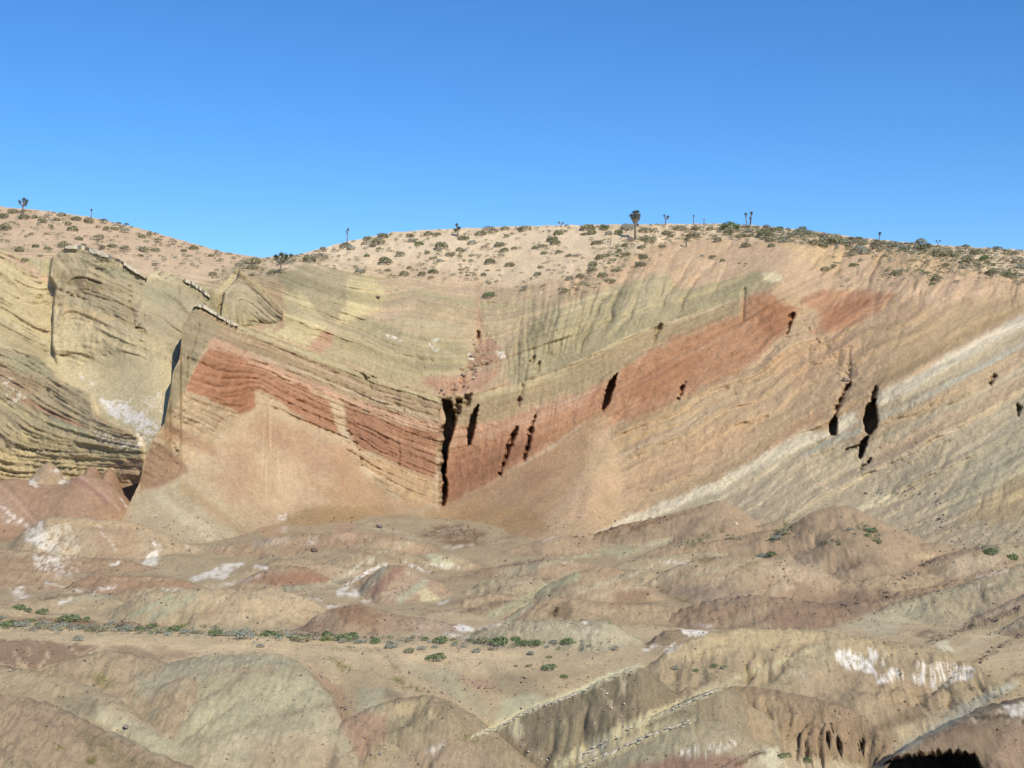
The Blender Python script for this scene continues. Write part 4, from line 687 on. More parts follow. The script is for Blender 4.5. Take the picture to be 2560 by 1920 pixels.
HP = [('poly', [(1050,1340),(1080,1316),(1146,1308),(1205,1326),(1222,1352),(1180,1362),(1090,1352)], (150,112,80), dict(f=7, ew=9, b=.2)),
  # paint on hills and ground, in photo coordinates
 ('poly', [(95,1190),(120,1158),(140,1165),(168,1195),(175,1215),(120,1215)], (186,150,116), dict(f=6, ew=6, a=.7)),
 ('poly', [(75,1195),(100,1190),(92,1215),(70,1212)], (240,232,222), dict(f=3, ew=6, b=.3)), ('poly', [(125,1175),(148,1172),(150,1182),(128,1186)], (240,234,226), dict(f=3, ew=5, b=.3)), ('poly', [(150,1195),(172,1190),(172,1208),(150,1208)], (238,230,220), dict(f=3, ew=5, b=.4)),
 ('line', [(180,1195),(215,1210),(270,1260)], 14, (172,112,96), dict(f=5, ew=4, a=.8)), ('line', [(200,1190),(250,1225),(300,1275)], 5, (205,160,140), dict(f=2, ew=2, a=.8)),
 ('line', [(0,1215),(40,1250),(90,1310)], 8, (196,150,124), dict(f=3, ew=3)), ('line', [(20,1210),(60,1260),(110,1315)], 4, (140,110,100), dict(f=2, ew=2, a=.6)),
 ('poly', [(0,1230),(30,1250),(70,1310),(0,1330)], (186,146,118), dict(f=8, ew=8)),
 ('poly', [(0,1265),(28,1270),(60,1305),(70,1320),(20,1310)], (238,230,222), dict(f=4, ew=8, b=.55)),
 ('poly', [(-60,1310),(60,1310),(50,1345),(-60,1370)], (186,140,108), dict(f=8, ew=8)),
 ('line', [(300,1245),(312,1260),(330,1280)], 5, (236,230,220), dict(f=2, ew=4, b=.4)),
 # pale salt hill
 ('poly', [(100,1298),(380,1304),(420,1330),(300,1318),(140,1308)], (206,172,126), dict(f=6, ew=5)),
 ('poly', [(60,1330),(105,1300),(118,1320),(115,1350),(150,1372),(140,1385),(100,1370),(65,1355)], (242,236,226), dict(f=4, ew=8, b=.3)),
 ('poly', [(110,1310),(180,1320),(200,1380),(150,1395),(110,1375)], (226,214,188), dict(f=8, ew=12, a=.8, b=.45)),
 ('poly', [(230,1320),(330,1318),(360,1390),(250,1390)], (190,150,114), dict(f=12, ew=12, a=.7)),
 ('line', [(245,1315),(270,1350),(292,1378)], 7, (238,230,216), dict(f=2, ew=5, b=.45)), ('poly', [(355,1408),(372,1385),(390,1378),(396,1398),(385,1415)], (244,240,232), dict(f=3, ew=5, b=.15)),
 ('line', [(385,1358),(400,1372)], 9, (238,230,224), dict(f=3, ew=5, b=.4)), ('line', [(455,1360),(490,1382)], 6, (234,222,208), dict(f=2, ew=4, b=.5)),
 ('poly', [(400,1340),(460,1362),(520,1390),(440,1400),(400,1380)], (194,164,124), dict(f=10, ew=8, a=.7)),
 ('poly', [(80,1395),(120,1392),(180,1420),(210,1440),(150,1440),(100,1425)], (232,222,210), dict(f=5, ew=9, b=.55)), ('poly', [(280,1408),(300,1402),(298,1412),(270,1415)], (232,222,208), dict(f=2, ew=4, b=.3)),
 ('poly', [(30,1470),(55,1468),(70,1495),(40,1500)], (238,230,222), dict(f=4, ew=8, b=.4)), ('line', [(115,1458),(160,1466)], 9, (236,228,220), dict(f=3, ew=6, b=.4)), ('line', [(190,1475),(235,1482)], 7, (240,234,228), dict(f=2, ew=4, b=.35)),
 ('line', [(245,1472),(290,1468)], 8, (240,234,228), dict(f=3, ew=5, b=.3)), ('poly', [(475,1448),(520,1428),(560,1410),(612,1408),(580,1430),(560,1452),(520,1440),(490,1452)], (242,238,228), dict(f=3, ew=6, b=.2)), ('line', [(640,1415),(665,1420)], 10, (242,238,230), dict(f=3, ew=5, b=.2)),
 ('line', [(530,1466),(590,1456),(650,1440)], 6, (236,228,218), dict(f=2, ew=4, b=.45)),
 # under the cliff
 ('poly', [(690,1320),(715,1318),(720,1330),(698,1332)], (240,232,226), dict(f=3, ew=4, b=.2)), ('line', [(770,1355),(790,1350)], 14, (232,216,200), dict(f=3, ew=5, b=.3)), ('line', [(890,1285),(925,1310)], 16, (222,196,170), dict(f=5, ew=7, a=.8, b=.5)),
 ('poly', [(640,1290),(700,1300),(720,1340),(660,1350)], (206,158,108), dict(f=10, ew=10, a=.8)), ('poly', [(840,1300),(880,1310),(890,1345),(820,1345)], (212,166,130), dict(f=10, ew=8, a=.8)),
 ('line', [(640,1400),(760,1355),(880,1322)], 12, (168,128,98), dict(f=6, ew=8, a=.7, b=.4)), ('line', [(690,1395),(800,1365),(910,1350)], 14, (166,120,92), dict(f=6, ew=8, a=.7, b=.4)),
 ('line', [(880,1378),(960,1390),(1080,1432)], 12, (150,116,92), dict(f=5, ew=8, b=.5)), ('line', [(640,1358),(720,1350)], 18, (200,176,152), dict(f=6, ew=6, a=.8)),
 ('poly', [(1060,1385),(1095,1385),(1140,1412),(1120,1425),(1080,1410)], (212,206,160), dict(f=6, ew=6)), ('line', [(1110,1370),(1180,1362)], 10, (232,224,210), dict(f=3, ew=6, b=.4)), ('line', [(1010,1405),(1075,1432)], 9, (238,230,224), dict(f=2, ew=5, b=.5)), ('line', [(1060,1410),(1145,1418)], 9, (238,230,224), dict(f=2, ew=5, b=.5)),
 ('line', [(830,1455),(880,1430),(930,1400)], 16, (222,212,180), dict(f=5, ew=7, b=.35)), ('line', [(870,1458),(930,1425),(965,1413)], 9, (242,238,230), dict(f=2, ew=5, b=.25)), ('poly', [(838,1482),(860,1464),(880,1470),(905,1482),(895,1490),(850,1490)], (246,243,238), dict(f=3, ew=5, b=.1)),
 ('poly', [(660,1440),(780,1425),(820,1450),(700,1470)], (176,112,82), dict(f=8, ew=7, a=.8)), ('line', [(700,1475),(790,1465),(850,1462)], 14, (176,170,138), dict(f=6, ew=4, a=.8)), ('line', [(650,1432),(720,1420)], 9, (176,150,120), dict(f=4, ew=3, a=.8)),
 ('line', [(905,1480),(960,1420)], 15, (168,156,134), dict(f=5, ew=3, a=.9)), ('line', [(935,1478),(1000,1424)], 22, (176,124,102), dict(f=6, ew=3, a=.9)), ('line', [(975,1490),(1040,1440)], 14, (190,158,134), dict(f=5, ew=3)), ('line', [(1000,1500),(1060,1455)], 20, (180,174,146), dict(f=6, ew=4)),
 ('poly', [(1045,1478),(1065,1472),(1110,1495),(1095,1508),(1055,1505)], (214,196,148), dict(f=5, ew=5)), ('poly', [(1090,1510),(1110,1498),(1125,1500),(1105,1515)], (240,236,228), dict(f=2, ew=4, b=.2)),
 ('line', [(770,1495),(800,1500)], 6, (240,236,230), dict(f=2, ew=3, b=.3)), ('line', [(820,1520),(850,1515)], 8, (238,232,226), dict(f=2, ew=4, b=.3)), ('line', [(905,1505),(925,1502)], 8, (240,234,228), dict(f=2, ew=4, b=.3)),
 # diagonal beds right of centre
 ('line', [(1110,1500),(1220,1455),(1340,1425)], 9, (184,172,134), dict(f=4, ew=4, a=.8)), ('line', [(1130,1505),(1240,1475),(1370,1450)], 12, (150,118,96), dict(f=5, ew=6, a=.8, b=.35)), ('line', [(1150,1530),(1260,1505),(1340,1478)], 18, (148,116,94), dict(f=6, ew=8, a=.8, b=.35)),
 ('line', [(1230,1540),(1330,1490),(1440,1440)], 22, (186,178,136), dict(f=6, ew=5)), ('line', [(1270,1525),(1370,1480),(1460,1452)], 6, (140,116,92), dict(f=3, ew=4, a=.8, b=.3)), ('line', [(1260,1560),(1330,1510)], 9, (206,192,152), dict(f=4, ew=4)),
 ('line', [(1160,1370),(1260,1345),(1380,1330)], 8, (150,120,94), dict(f=4, ew=5, a=.6, b=.4)), ('line', [(1270,1430),(1400,1400),(1490,1385)], 9, (178,170,132), dict(f=4, ew=5, a=.9)), ('line', [(1290,1410),(1380,1395),(1480,1382)], 10, (140,112,94), dict(f=4, ew=8, b=.5)),
 ('line', [(1550,1388),(1620,1365),(1675,1350)], 16, (206,190,146), dict(f=4, ew=5)), ('poly', [(1480,1380),(1550,1360),(1590,1370),(1540,1392)], (188,178,138), dict(f=6, ew=5, a=.8)),
 ('poly', [(1440,1340),(1520,1315),(1680,1290),(1560,1330),(1450,1360)], (160,118,80), dict(f=6, ew=8, b=.35)), ('line', [(1360,1350),(1500,1305)], 10, (222,196,176), dict(f=3, ew=5, b=.4)), ('line', [(1530,1345),(1640,1305),(1760,1270)], 10, (160,118,84), dict(f=4, ew=6, b=.4)),
 ('line', [(1660,1405),(1720,1408)], 8, (236,226,218), dict(f=3, ew=5, b=.4)), ('line', [(1610,1465),(1680,1430),(1740,1405)], 12, (204,182,140), dict(f=5, ew=5)), ('poly', [(1650,1480),(1740,1460),(1880,1470),(1840,1520),(1720,1505)], (166,142,118), dict(f=14, ew=12, a=.8)),
 ('poly', [(1370,1540),(1385,1515),(1425,1500),(1432,1530),(1420,1550)], (150,126,96), dict(f=6, ew=6)), ('line', [(1376,1538),(1392,1520)], 7, (90,76,58), dict(f=3, ew=3, a=.7)),
 ('poly', [(1540,1475),(1620,1480),(1640,1510),(1530,1515)], (164,126,100), dict(f=10, ew=10, a=.8)), ('line', [(1655,1478),(1690,1495),(1735,1512)], 9, (134,128,76), dict(f=4, ew=5, b=.35)),
 ('poly', [(1700,1360),(1760,1340),(1740,1372)], (130,126,80), dict(f=5, ew=7, b=.5)), ('poly', [(1720,1400),(1780,1390),(1800,1410)], (150,128,84), dict(f=8, ew=8, b=.5)), ('poly', [(1900,1350),(1960,1310),(2000,1308),(1950,1355)], (124,122,82), dict(f=6, ew=8, b=.5)), ('poly', [(1850,1415),(1900,1400),(1890,1440)], (150,134,80), dict(f=6, ew=8, b=.5)),
 ('poly', [(2050,1345),(2110,1350),(2090,1360)], (130,122,70), dict(f=4, ew=6, b=.45)), ('poly', [(2140,1310),(2190,1310),(2200,1350),(2160,1340)], (126,122,76), dict(f=5, ew=8, b=.5)),
 ('poly', [(1880,1420),(2000,1390),(2060,1400),(2130,1440),(2080,1450),(1940,1450)], (204,174,138), dict(f=14, ew=10, a=.7)), ('poly', [(1910,1475),(1970,1440),(1990,1470),(1930,1492)], (206,176,140), dict(f=6, ew=6, a=.9)),
 ('poly', [(1900,1540),(2100,1470),(2230,1480),(2200,1530),(2050,1565),(1920,1565)], (154,120,98), dict(f=14, ew=14, a=.8)), ('line', [(2180,1480),(2270,1430),(2370,1388),(2440,1370)], 14, (140,112,90), dict(f=6, ew=8, b=.35)), ('line', [(2210,1500),(2300,1490),(2380,1450)], 14, (150,120,96), dict(f=6, ew=8, b=.3)),
 ('poly', [(2240,1310),(2320,1290),(2360,1320),(2300,1330)], (192,182,144), dict(f=6, ew=6)), ('poly', [(2180,1300),(2280,1280),(2330,1285),(2240,1310)], (158,116,92), dict(f=8, ew=8, a=.8)),
 ('poly', [(2250,1262),(2275,1262),(2272,1282),(2255,1282)], (190,100,78), dict(f=3, ew=4, a=.8)), ('line', [(2290,1395),(2330,1388)], 12, (212,182,136), dict(f=4, ew=4)), ('poly', [(2370,1400),(2500,1385),(2510,1420),(2400,1450)], (200,174,142), dict(f=10, ew=8, a=.8)),
 ('line', [(2330,1470),(2420,1450),(2540,1400)], 12, (140,112,92), dict(f=5, ew=8, b=.35)), ('line', [(2440,1445),(2520,1425)], 4, (226,200,176), dict(f=2, ew=2)),
 ('poly', [(2100,1560),(2300,1500),(2350,1520),(2200,1590)], (192,184,148), dict(f=12, ew=12, a=.7)), ('poly', [(2440,1500),(2560,1470),(2660,1440),(2660,1520),(2480,1550)], (190,164,130), dict(f=12, ew=10, a=.9)), ('poly', [(2290,1590),(2320,1572),(2360,1585),(2330,1600)], (140,116,92), dict(f=5, ew=6, b=.3)),
 ('line', [(2320,1605),(2420,1570),(2560,1520)], 14, (120,98,78), dict(f=5, ew=9, b=.35)), ('line', [(2430,1660),(2500,1615),(2600,1560)], 12, (124,102,82), dict(f=5, ew=9, b=.35)), ('line', [(2380,1630),(2470,1590),(2600,1535)], 16, (200,180,142), dict(f=5, ew=5, a=.8)), ('poly', [(2330,1605),(2372,1600),(2380,1630),(2350,1625)], (218,206,170), dict(f=4, ew=6, a=.9)),
 ('line', [(2520,1700),(2600,1650)], 14, (120,100,80), dict(f=5, ew=8, b=.35)),
 # hills near the wash
 ('line', [(330,1540),(430,1490)], 9, (178,178,144), dict(f=4, ew=3)), ('line', [(380,1545),(500,1480)], 22, (178,176,140), dict(f=8, ew=5, a=.8)), ('poly', [(500,1478),(700,1480),(790,1500),(830,1540),(560,1560),(490,1540)], (206,176,134), dict(f=14, ew=14, a=.8)), ('poly', [(470,1560),(560,1520),(640,1490),(560,1510),(480,1545)], (180,146,112), dict(f=12, ew=10, a=.7)),
 ('line', [(540,1474),(700,1480),(760,1496)], 5, (214,184,142), dict(f=3, ew=2)), ('line', [(405,1474),(455,1474)], 5, (238,234,226), dict(f=2, ew=4, b=.4)), ('line', [(150,1506),(180,1498)], 8, (238,234,226), dict(f=2, ew=4, b=.3)), ('line', [(180,1500),(270,1492)], 8, (180,178,146), dict(f=4, ew=3)), ('line', [(90,1502),(170,1488),(230,1482)], 5, (130,108,86), dict(f=2, ew=3, a=.7)),
 ('poly', [(820,1520),(900,1512),(960,1535),(940,1570),(860,1560)], (160,116,84), dict(f=14, ew=12, a=.8)), ('poly', [(1020,1545),(1150,1565),(1165,1590),(1040,1580)], (186,160,136), dict(f=12, ew=10, a=.8)), ('poly', [(1130,1565),(1160,1562),(1185,1570),(1178,1580),(1150,1578)], (242,240,236), dict(f=3, ew=4, b=.15)), ('line', [(1195,1572),(1250,1560)], 5, (226,216,202), dict(f=2, ew=3, b=.3)), ('line', [(1120,1585),(1170,1595)], 12, (226,216,202), dict(f=4, ew=5, b=.45)),
 ('poly', [(1400,1565),(1540,1560),(1600,1605),(1480,1620),(1400,1600)], (196,184,148), dict(f=14, ew=10, a=.8)), ('poly', [(1450,1552),(1470,1552),(1468,1560),(1452,1562)], (238,234,226), dict(f=2, ew=4, b=.3)), ('line', [(1430,1575),(1500,1580)], 10, (226,220,204), dict(f=3, ew=6, b=.6)),
 ('poly', [(1700,1572),(1772,1580),(1755,1590),(1715,1590)], (240,238,232), dict(f=3, ew=4, b=.15)), ('poly', [(1605,1622),(1630,1612),(1650,1614),(1648,1626),(1612,1630)], (236,230,224), dict(f=3, ew=4, b=.25)), ('poly', [(1655,1628),(1680,1608),(1705,1604),(1700,1628),(1670,1634)], (232,222,212), dict(f=3, ew=5, b=.3)), ('line', [(1740,1562),(1780,1568)], 8, (236,226,216), dict(f=3, ew=5, b=.4)),
 # right salt hill
 ('poly', [(1640,1650),(1760,1590),(1900,1572),(2100,1585),(2300,1620),(2400,1650),(2200,1640),(2000,1610),(1850,1620),(1720,1650)], (208,180,132), dict(f=10, ew=9)),
 ('poly', [(1900,1690),(2060,1620),(2120,1640),(2060,1690),(1960,1720)], (188,170,130), dict(f=12, ew=10, a=.8)), ('poly', [(1960,1700),(2100,1660),(2320,1690),(2380,1740),(2300,1780),(2050,1740)], (192,162,124), dict(f=15, ew=12, a=.8)),
 ('poly', [(2090,1622),(2130,1622),(2160,1650),(2190,1680),(2212,1702),(2192,1710),(2160,1680),(2120,1670),(2088,1650)], (246,243,236), dict(f=3, ew=9, b=.32)), ('poly', [(2140,1632),(2158,1640),(2200,1690),(2212,1704),(2194,1712),(2164,1676)], (248,246,241), dict(f=3, ew=6, b=.08)), ('poly', [(2170,1622),(2190,1630),(2196,1650),(2180,1652)], (240,236,226), dict(f=2, ew=6, b=.3)), ('line', [(2212,1628),(2208,1660)], 6, (240,236,228), dict(f=2, ew=5, b=.35)),
 ('poly', [(2205,1700),(2225,1672),(2270,1685),(2300,1690),(2315,1702),(2290,1704),(2250,1690),(2220,1704)], (245,242,235), dict(f=3, ew=8, b=.35)), ('poly', [(2300,1680),(2350,1655),(2390,1662),(2435,1675),(2425,1692),(2380,1700),(2370,1720),(2345,1725)], (240,236,228), dict(f=4, ew=10, b=.5)), ('line', [(1980,1680),(2010,1690)], 8, (230,224,208), dict(f=3, ew=6, b=.4)), ('poly', [(2290,1660),(2350,1655),(2340,1672),(2300,1675)], (236,230,220), dict(f=3, ew=8, b=.6)),
 ('poly', [(2220,1880),(2330,1800),(2440,1740),(2530,1705),(2545,1712),(2480,1750),(2370,1815),(2260,1880)], (178,180,160), dict(f=8, ew=6, a=.9)), ('poly', [(2180,1812),(2250,1785),(2310,1790),(2260,1815),(2190,1830)], (150,126,98), dict(f=8, ew=7, a=.9)), ('poly', [(2240,1820),(2300,1800),(2400,1770),(2300,1840),(2240,1860)], (200,176,138), dict(f=8, ew=8)),
 ('poly', [(2050,1760),(2130,1775),(2180,1830),(2170,1890),(2040,1880),(1960,1830)], (176,144,108), dict(f=14, ew=12, a=.7)), ('line', [(1930,1745),(1945,1830),(1990,1890)], 10, (196,170,130), dict(f=4, ew=4, a=.8)), ('poly', [(1860,1740),(1930,1740),(1930,1860),(1870,1840)], (194,164,122), dict(f=10, ew=10, a=.8)),
 # terrace and centre
 ('poly', [(-60,1562),(300,1572),(700,1590),(1000,1612),(1250,1625),(1300,1640),(1100,1650),(760,1640),(500,1640),(300,1620),(-60,1600)], (210,180,134), dict(f=8, ew=6)),
 ('poly', [(-60,1552),(100,1556),(330,1568),(420,1565),(300,1560),(100,1545)], (150,104,66), dict(f=4, ew=6, a=.8)),
 ('poly', [(-60,1605),(60,1598),(130,1604),(250,1615),(200,1640),(120,1665),(90,1678),(0,1662),(-60,1660)], (158,124,96), dict(f=4, ew=6)),
 ('line', [(80,1605),(72,1640),(60,1670)], 5, (206,176,136), dict(f=2, ew=3)), ('line', [(110,1606),(120,1640),(100,1668)], 5, (204,174,134), dict(f=2, ew=3)), ('line', [(35,1630),(48,1655),(60,1670)], 9, (198,168,128), dict(f=3, ew=4)), ('line', [(170,1608),(190,1635)], 4, (200,170,130), dict(f=2, ew=2)), ('line', [(245,1612),(195,1640)], 4, (198,168,130), dict(f=2, ew=2)),
 ('poly', [(265,1612),(350,1618),(400,1640),(440,1652),(400,1655),(330,1640),(280,1622)], (164,134,104), dict(f=6, ew=6, a=.9)), ('poly', [(370,1615),(440,1620),(500,1635),(440,1650),(400,1640)], (184,150,114), dict(f=6, ew=7, a=.9)),
 ('poly', [(400,1665),(520,1642),(650,1634),(730,1650),(720,1670),(600,1665),(480,1690)], (170,164,136), dict(f=12, ew=10, a=.8)), ('poly', [(500,1670),(680,1665),(700,1680),(560,1690)], (180,150,118), dict(f=10, ew=10, a=.5)),
 ('poly', [(480,1770),(640,1700),(780,1690),(840,1755),(700,1780),(520,1850),(470,1840)], (196,186,146), dict(f=18, ew=14, a=.8)), ('poly', [(500,1865),(700,1795),(845,1765),(880,1860),(900,1920),(520,1920)], (192,178,142), dict(f=6, ew=8)), ('poly', [(640,1860),(760,1830),(880,1890),(900,1930),(620,1930)], (196,168,130), dict(f=16, ew=12, a=.7)),
 ('line', [(506,1858),(600,1822),(700,1788),(790,1768),(846,1760)], 9, (150,140,112), dict(f=4, ew=5, a=.85, b=.3)), ('poly', [(140,1750),(220,1735),(260,1770),(240,1800),(170,1780)], (150,142,116), dict(f=14, ew=12, a=.8)), ('poly', [(250,1760),(330,1800),(440,1860),(480,1880),(400,1890),(300,1840),(230,1800)], (192,182,146), dict(f=12, ew=8)), ('poly', [(330,1690),(420,1680),(430,1720),(360,1740)], (176,170,140), dict(f=12, ew=12, a=.7)),
 ('poly', [(190,1820),(240,1830),(330,1890),(430,1920),(420,1960),(300,1930),(220,1880)], (140,126,88), dict(f=10, ew=12, a=.9, b=.25)), ('poly', [(10,1880),(60,1890),(90,1920),(20,1930)], (132,124,92), dict(f=6, ew=12, b=.4)), ('poly', [(210,1890),(240,1895),(238,1910),(215,1908)], (128,118,50), dict(f=4, ew=8, b=.4)), ('poly', [(220,1680),(250,1675),(300,1715),(270,1725),(240,1705)], (146,136,62), dict(f=5, ew=10, b=.6)), ('poly', [(130,1855),(160,1860),(170,1890),(140,1875)], (150,132,66), dict(f=4, ew=8, b=.5)),
 # centre foreground
 ('poly', [(780,1680),(850,1720),(880,1800),(930,1880),(900,1910),(850,1800),(830,1740)], (182,142,114), dict(f=10, ew=10, a=.9)), ('poly', [(880,1770),(960,1790),(970,1840),(920,1880),(890,1830)], (180,140,112), dict(f=12, ew=10, a=.8)), ('poly', [(900,1720),(960,1720),(960,1770),(890,1780)], (170,168,138), dict(f=10, ew=10, a=.7)), ('poly', [(960,1720),(1010,1740),(980,1760),(960,1750)], (142,128,106), dict(f=8, ew=6, a=.8)),
 ('poly', [(960,1755),(1060,1750),(1100,1790),(1000,1790)], (204,178,130), dict(f=12, ew=10, a=.8)), ('poly', [(980,1790),(1080,1795),(1060,1830),(980,1840)], (172,158,120), dict(f=12, ew=10, a=.8)), ('poly', [(1000,1890),(1100,1850),(1200,1860),(1250,1930),(980,1930)], (182,152,124), dict(f=14, ew=12, a=.7)),
 ('line', [(980,1650),(1100,1710),(1200,1770),(1250,1800)], 20, (172,152,122), dict(f=10, ew=9, a=.7)), ('poly', [(1020,1660),(1140,1680),(1240,1790),(1200,1800),(1120,1740)], (176,166,132), dict(f=12, ew=12, a=.8)), ('poly', [(1210,1660),(1300,1690),(1400,1740),(1300,1760),(1230,1720)], (164,146,114), dict(f=12, ew=10, a=.8)), ('poly', [(1260,1745),(1340,1735),(1370,1750),(1270,1800),(1230,1810)], (184,184,148), dict(f=8, ew=6, a=.9)), ('poly', [(1150,1690),(1240,1700),(1250,1720),(1170,1720)], (186,146,116), dict(f=8, ew=9, a=.8)),
 ('line', [(940,1620),(960,1640),(1000,1680)], 5, (130,118,92), dict(f=3, ew=4, a=.7)), ('poly', [(815,1640),(840,1640),(890,1685),(860,1680)], (142,130,60), dict(f=4, ew=9, b=.55)), ('poly', [(980,1690),(1010,1695),(1050,1725),(1010,1722)], (148,134,62), dict(f=4, ew=9, b=.5)), ('poly', [(1085,1780),(1115,1785),(1110,1800)], (148,134,62), dict(f=4, ew=8, b=.5)), ('poly', [(1130,1830),(1190,1840),(1200,1860),(1150,1850)], (136,130,62), dict(f=4, ew=9, b=.55)), ('poly', [(820,1615),(950,1615),(945,1630),(830,1625)], (156,140,74), dict(f=4, ew=9, b=.72)), ('line', [(1070,1880),(1110,1862)], 10, (232,222,206), dict(f=3, ew=5, b=.4)),
 # caprock cuesta banks
 ('line', [(1180,1842),(1260,1809),(1300,1782),(1355,1761),(1450,1727),(1500,1701),(1599,1665)], [12, 16, 18, 14, 18, 20, 12], (214,204,158), dict(f=3, ew=5)), ('poly', [(1265,1800),(1300,1785),(1310,1830),(1290,1860)], (214,200,154), dict(f=4, ew=5)), ('line', [(1495,1710),(1510,1730),(1535,1770),(1555,1815)], 12, (206,178,138), dict(f=4, ew=5, b=.3)), ('line', [(1560,1690),(1555,1740)], 18, (214,192,150), dict(f=4, ew=7, b=.4)), ('line', [(1440,1735),(1480,1790),(1500,1830)], 7, (206,182,144), dict(f=3, ew=4, b=.3)), ('line', [(1290,1850),(1330,1880),(1390,1905)], 10, (196,164,130), dict(f=3, ew=6, b=.4)), ('poly', [(1310,1830),(1400,1800),(1470,1830),(1420,1890)], (160,146,112), dict(f=15, ew=12, a=.6)),
 ('line', [(1396,1913),(1497,1857),(1608,1799),(1735,1746),(1798,1717),(1887,1676),(1955,1655),(2081,1604)], [26, 30, 26, 22, 14, 10, 10, 6], (208,194,146), dict(f=4, ew=6)), ('poly', [(1450,1890),(1510,1855),(1525,1865),(1470,1895)], (240,236,224), dict(f=3, ew=6, b=.35)), ('line', [(1450,1912),(1561,1862),(1640,1827),(1736,1795)], [30, 34, 30, 8], (204,188,142), dict(f=4, ew=7)), ('line', [(1700,1812),(1740,1800)], 14, (172,162,126), dict(f=4, ew=4, a=.8)),
 ('poly', [(1560,1880),(1700,1820),(1740,1820),(1740,1860),(1640,1920),(1500,1930)], (176,164,130), dict(f=8, ew=8)), ('poly', [(1735,1870),(1800,1855),(1850,1860),(1740,1890)], (228,220,202), dict(f=4, ew=9, b=.62)), ('poly', [(1700,1876),(1735,1874),(1730,1892),(1705,1890)], (240,236,228), dict(f=3, ew=6, b=.35)), ('poly', [(1560,1925),(1680,1890),(1860,1890),(1860,1940),(1560,1940)], (170,130,108), dict(f=8, ew=8)),
 ('poly', [(1905,1870),(1945,1870),(1965,1905),(1930,1935),(1900,1900)], (218,208,170), dict(f=4, ew=6)), ('line', [(1830,1920),(1880,1890),(1915,1880)], 7, (120,96,72), dict(f=3, ew=3)), ('poly', [(1960,1893),(2100,1900),(2200,1925),(2000,1940),(1960,1920)], (206,186,150), dict(f=6, ew=5)),
 ('poly', [(2420,1800),(2560,1750),(2660,1740),(2660,1800),(2480,1800)], (200,180,150), dict(f=10, ew=10)), ('poly', [(2510,1765),(2560,1755),(2660,1750),(2660,1780),(2530,1785)], (238,232,222), dict(f=4, ew=8, b=.35)), ('poly', [(2480,1880),(2540,1820),(2660,1790),(2660,1960),(2460,1960)], (170,138,112), dict(f=10, ew=14)), ('line', [(2440,1795),(2520,1790),(2560,1800)], 10, (110,90,68), dict(f=4, ew=4)),
]

HILLS_T = HILLS
FILL = []; _r = random.Random(21)
def fill_ridges():
    PAL = [(190,160,126), (184,150,116), (178,142,112), (192,168,132), (184,168,132), (172,138,110), (196,164,126)]
    k = 0
    while len(FILL) < 44:
        cy = _r.uniform(1345, 1535); cx = _r.uniform(-40, 2560)
        if cx > 2250 and cy > 1480: continue
        if cx < 480 and cy < 1420: continue
        L = _r.uniform(150, 420); m = (_r.gauss(-.24, .08) if cx > 1050 else _r.gauss(.02, .13)); n = 9; hh = _r.uniform(10, 26)
        cr = []
        for i in range(n):
            t = i/(n-1)*2-1; cr.append((cx+t*L/2, cy+m*t*L/2+hh*(abs(t)**2.2)+_r.uniform(-4, 4)))
        FILL.append((cr, cy+_r.uniform(30, 52), _r.uniform(17, 25), PAL[k % len(PAL)], 'low eroded ridge of the middle ground', dict(step=5.5, flute=.3, lump=.42, r=.6, rub=int(_r.random() < .4), skew=_r.uniform(-.5, .5)))); k += 1
fill_ridges()
def band_paint():
    r = random.Random(33); out = []
    for i in range(120):
        cx = r.uniform(-40, 2560); cy = r.uniform(1325, 1565)
        m = r.gauss(-.27, .07) if cx > 1000 else r.gauss(-.02, .14); L = r.uniform(70, 260); w = r.uniform(4, 13)
        c, b = r.choice([((148,116,90), .42), ((146,114,88), .5), ((206,186,146), .3), ((220,206,176), .55), ((178,170,134), .3), ((196,160,122), .25), ((168,130,102), .35)])
        mid = r.uniform(-8, 8); out.append(('line', [(cx-L/2, cy-m*L/2), (cx, cy+mid), (cx+L/2, cy+m*L/2)], w, c, dict(f=3.5, ew=6, a=r.uniform(.5, .9), b=b)))
    for i in range(60):
        cx = r.uniform(-40, 2560); cy = r.uniform(1640, 1900); m = r.gauss(.5, .12) if cx < 1250 else r.choice([-.42, -.42, .6]); L = r.uniform(60, 200); w = r.uniform(5, 16)
        c, b = r.choice([((150,130,102), .4), ((206,184,142), .3), ((176,168,134), .3), ((168,140,110), .4)])
        out.append(('line', [(cx-L/2, cy-m*L/2), (cx, cy+r.uniform(-5, 5)), (cx+L/2, cy+m*L/2)], w, c, dict(f=6, ew=7, a=r.uniform(.3, .6), b=b)))
    return out
HP[1:1] = band_paint()
CARVE = [([(2205,1960),(2222,1912),(2240,1894),(2280,1890),(2319,1884),(2360,1886),(2398,1881),(2436,1890),(2450,1912),(2466,1960)], 7.0), ([(2078,1810),(2085,1814),(2083,1828),(2077,1823)], .7), ([(2066,1836),(2077,1832),(2073,1850),(2071,1862),(2064,1850)], .9), ([(2092,1842),(2098,1848),(2096,1864),(2106,1861),(2099,1880),(2089,1864)], 1.1), ([(2150,1858),(2160,1855),(2157,1872),(2148,1878)], .9), ([(1376,1540),(1392,1520),(1397,1522),(1386,1542)], .8)]
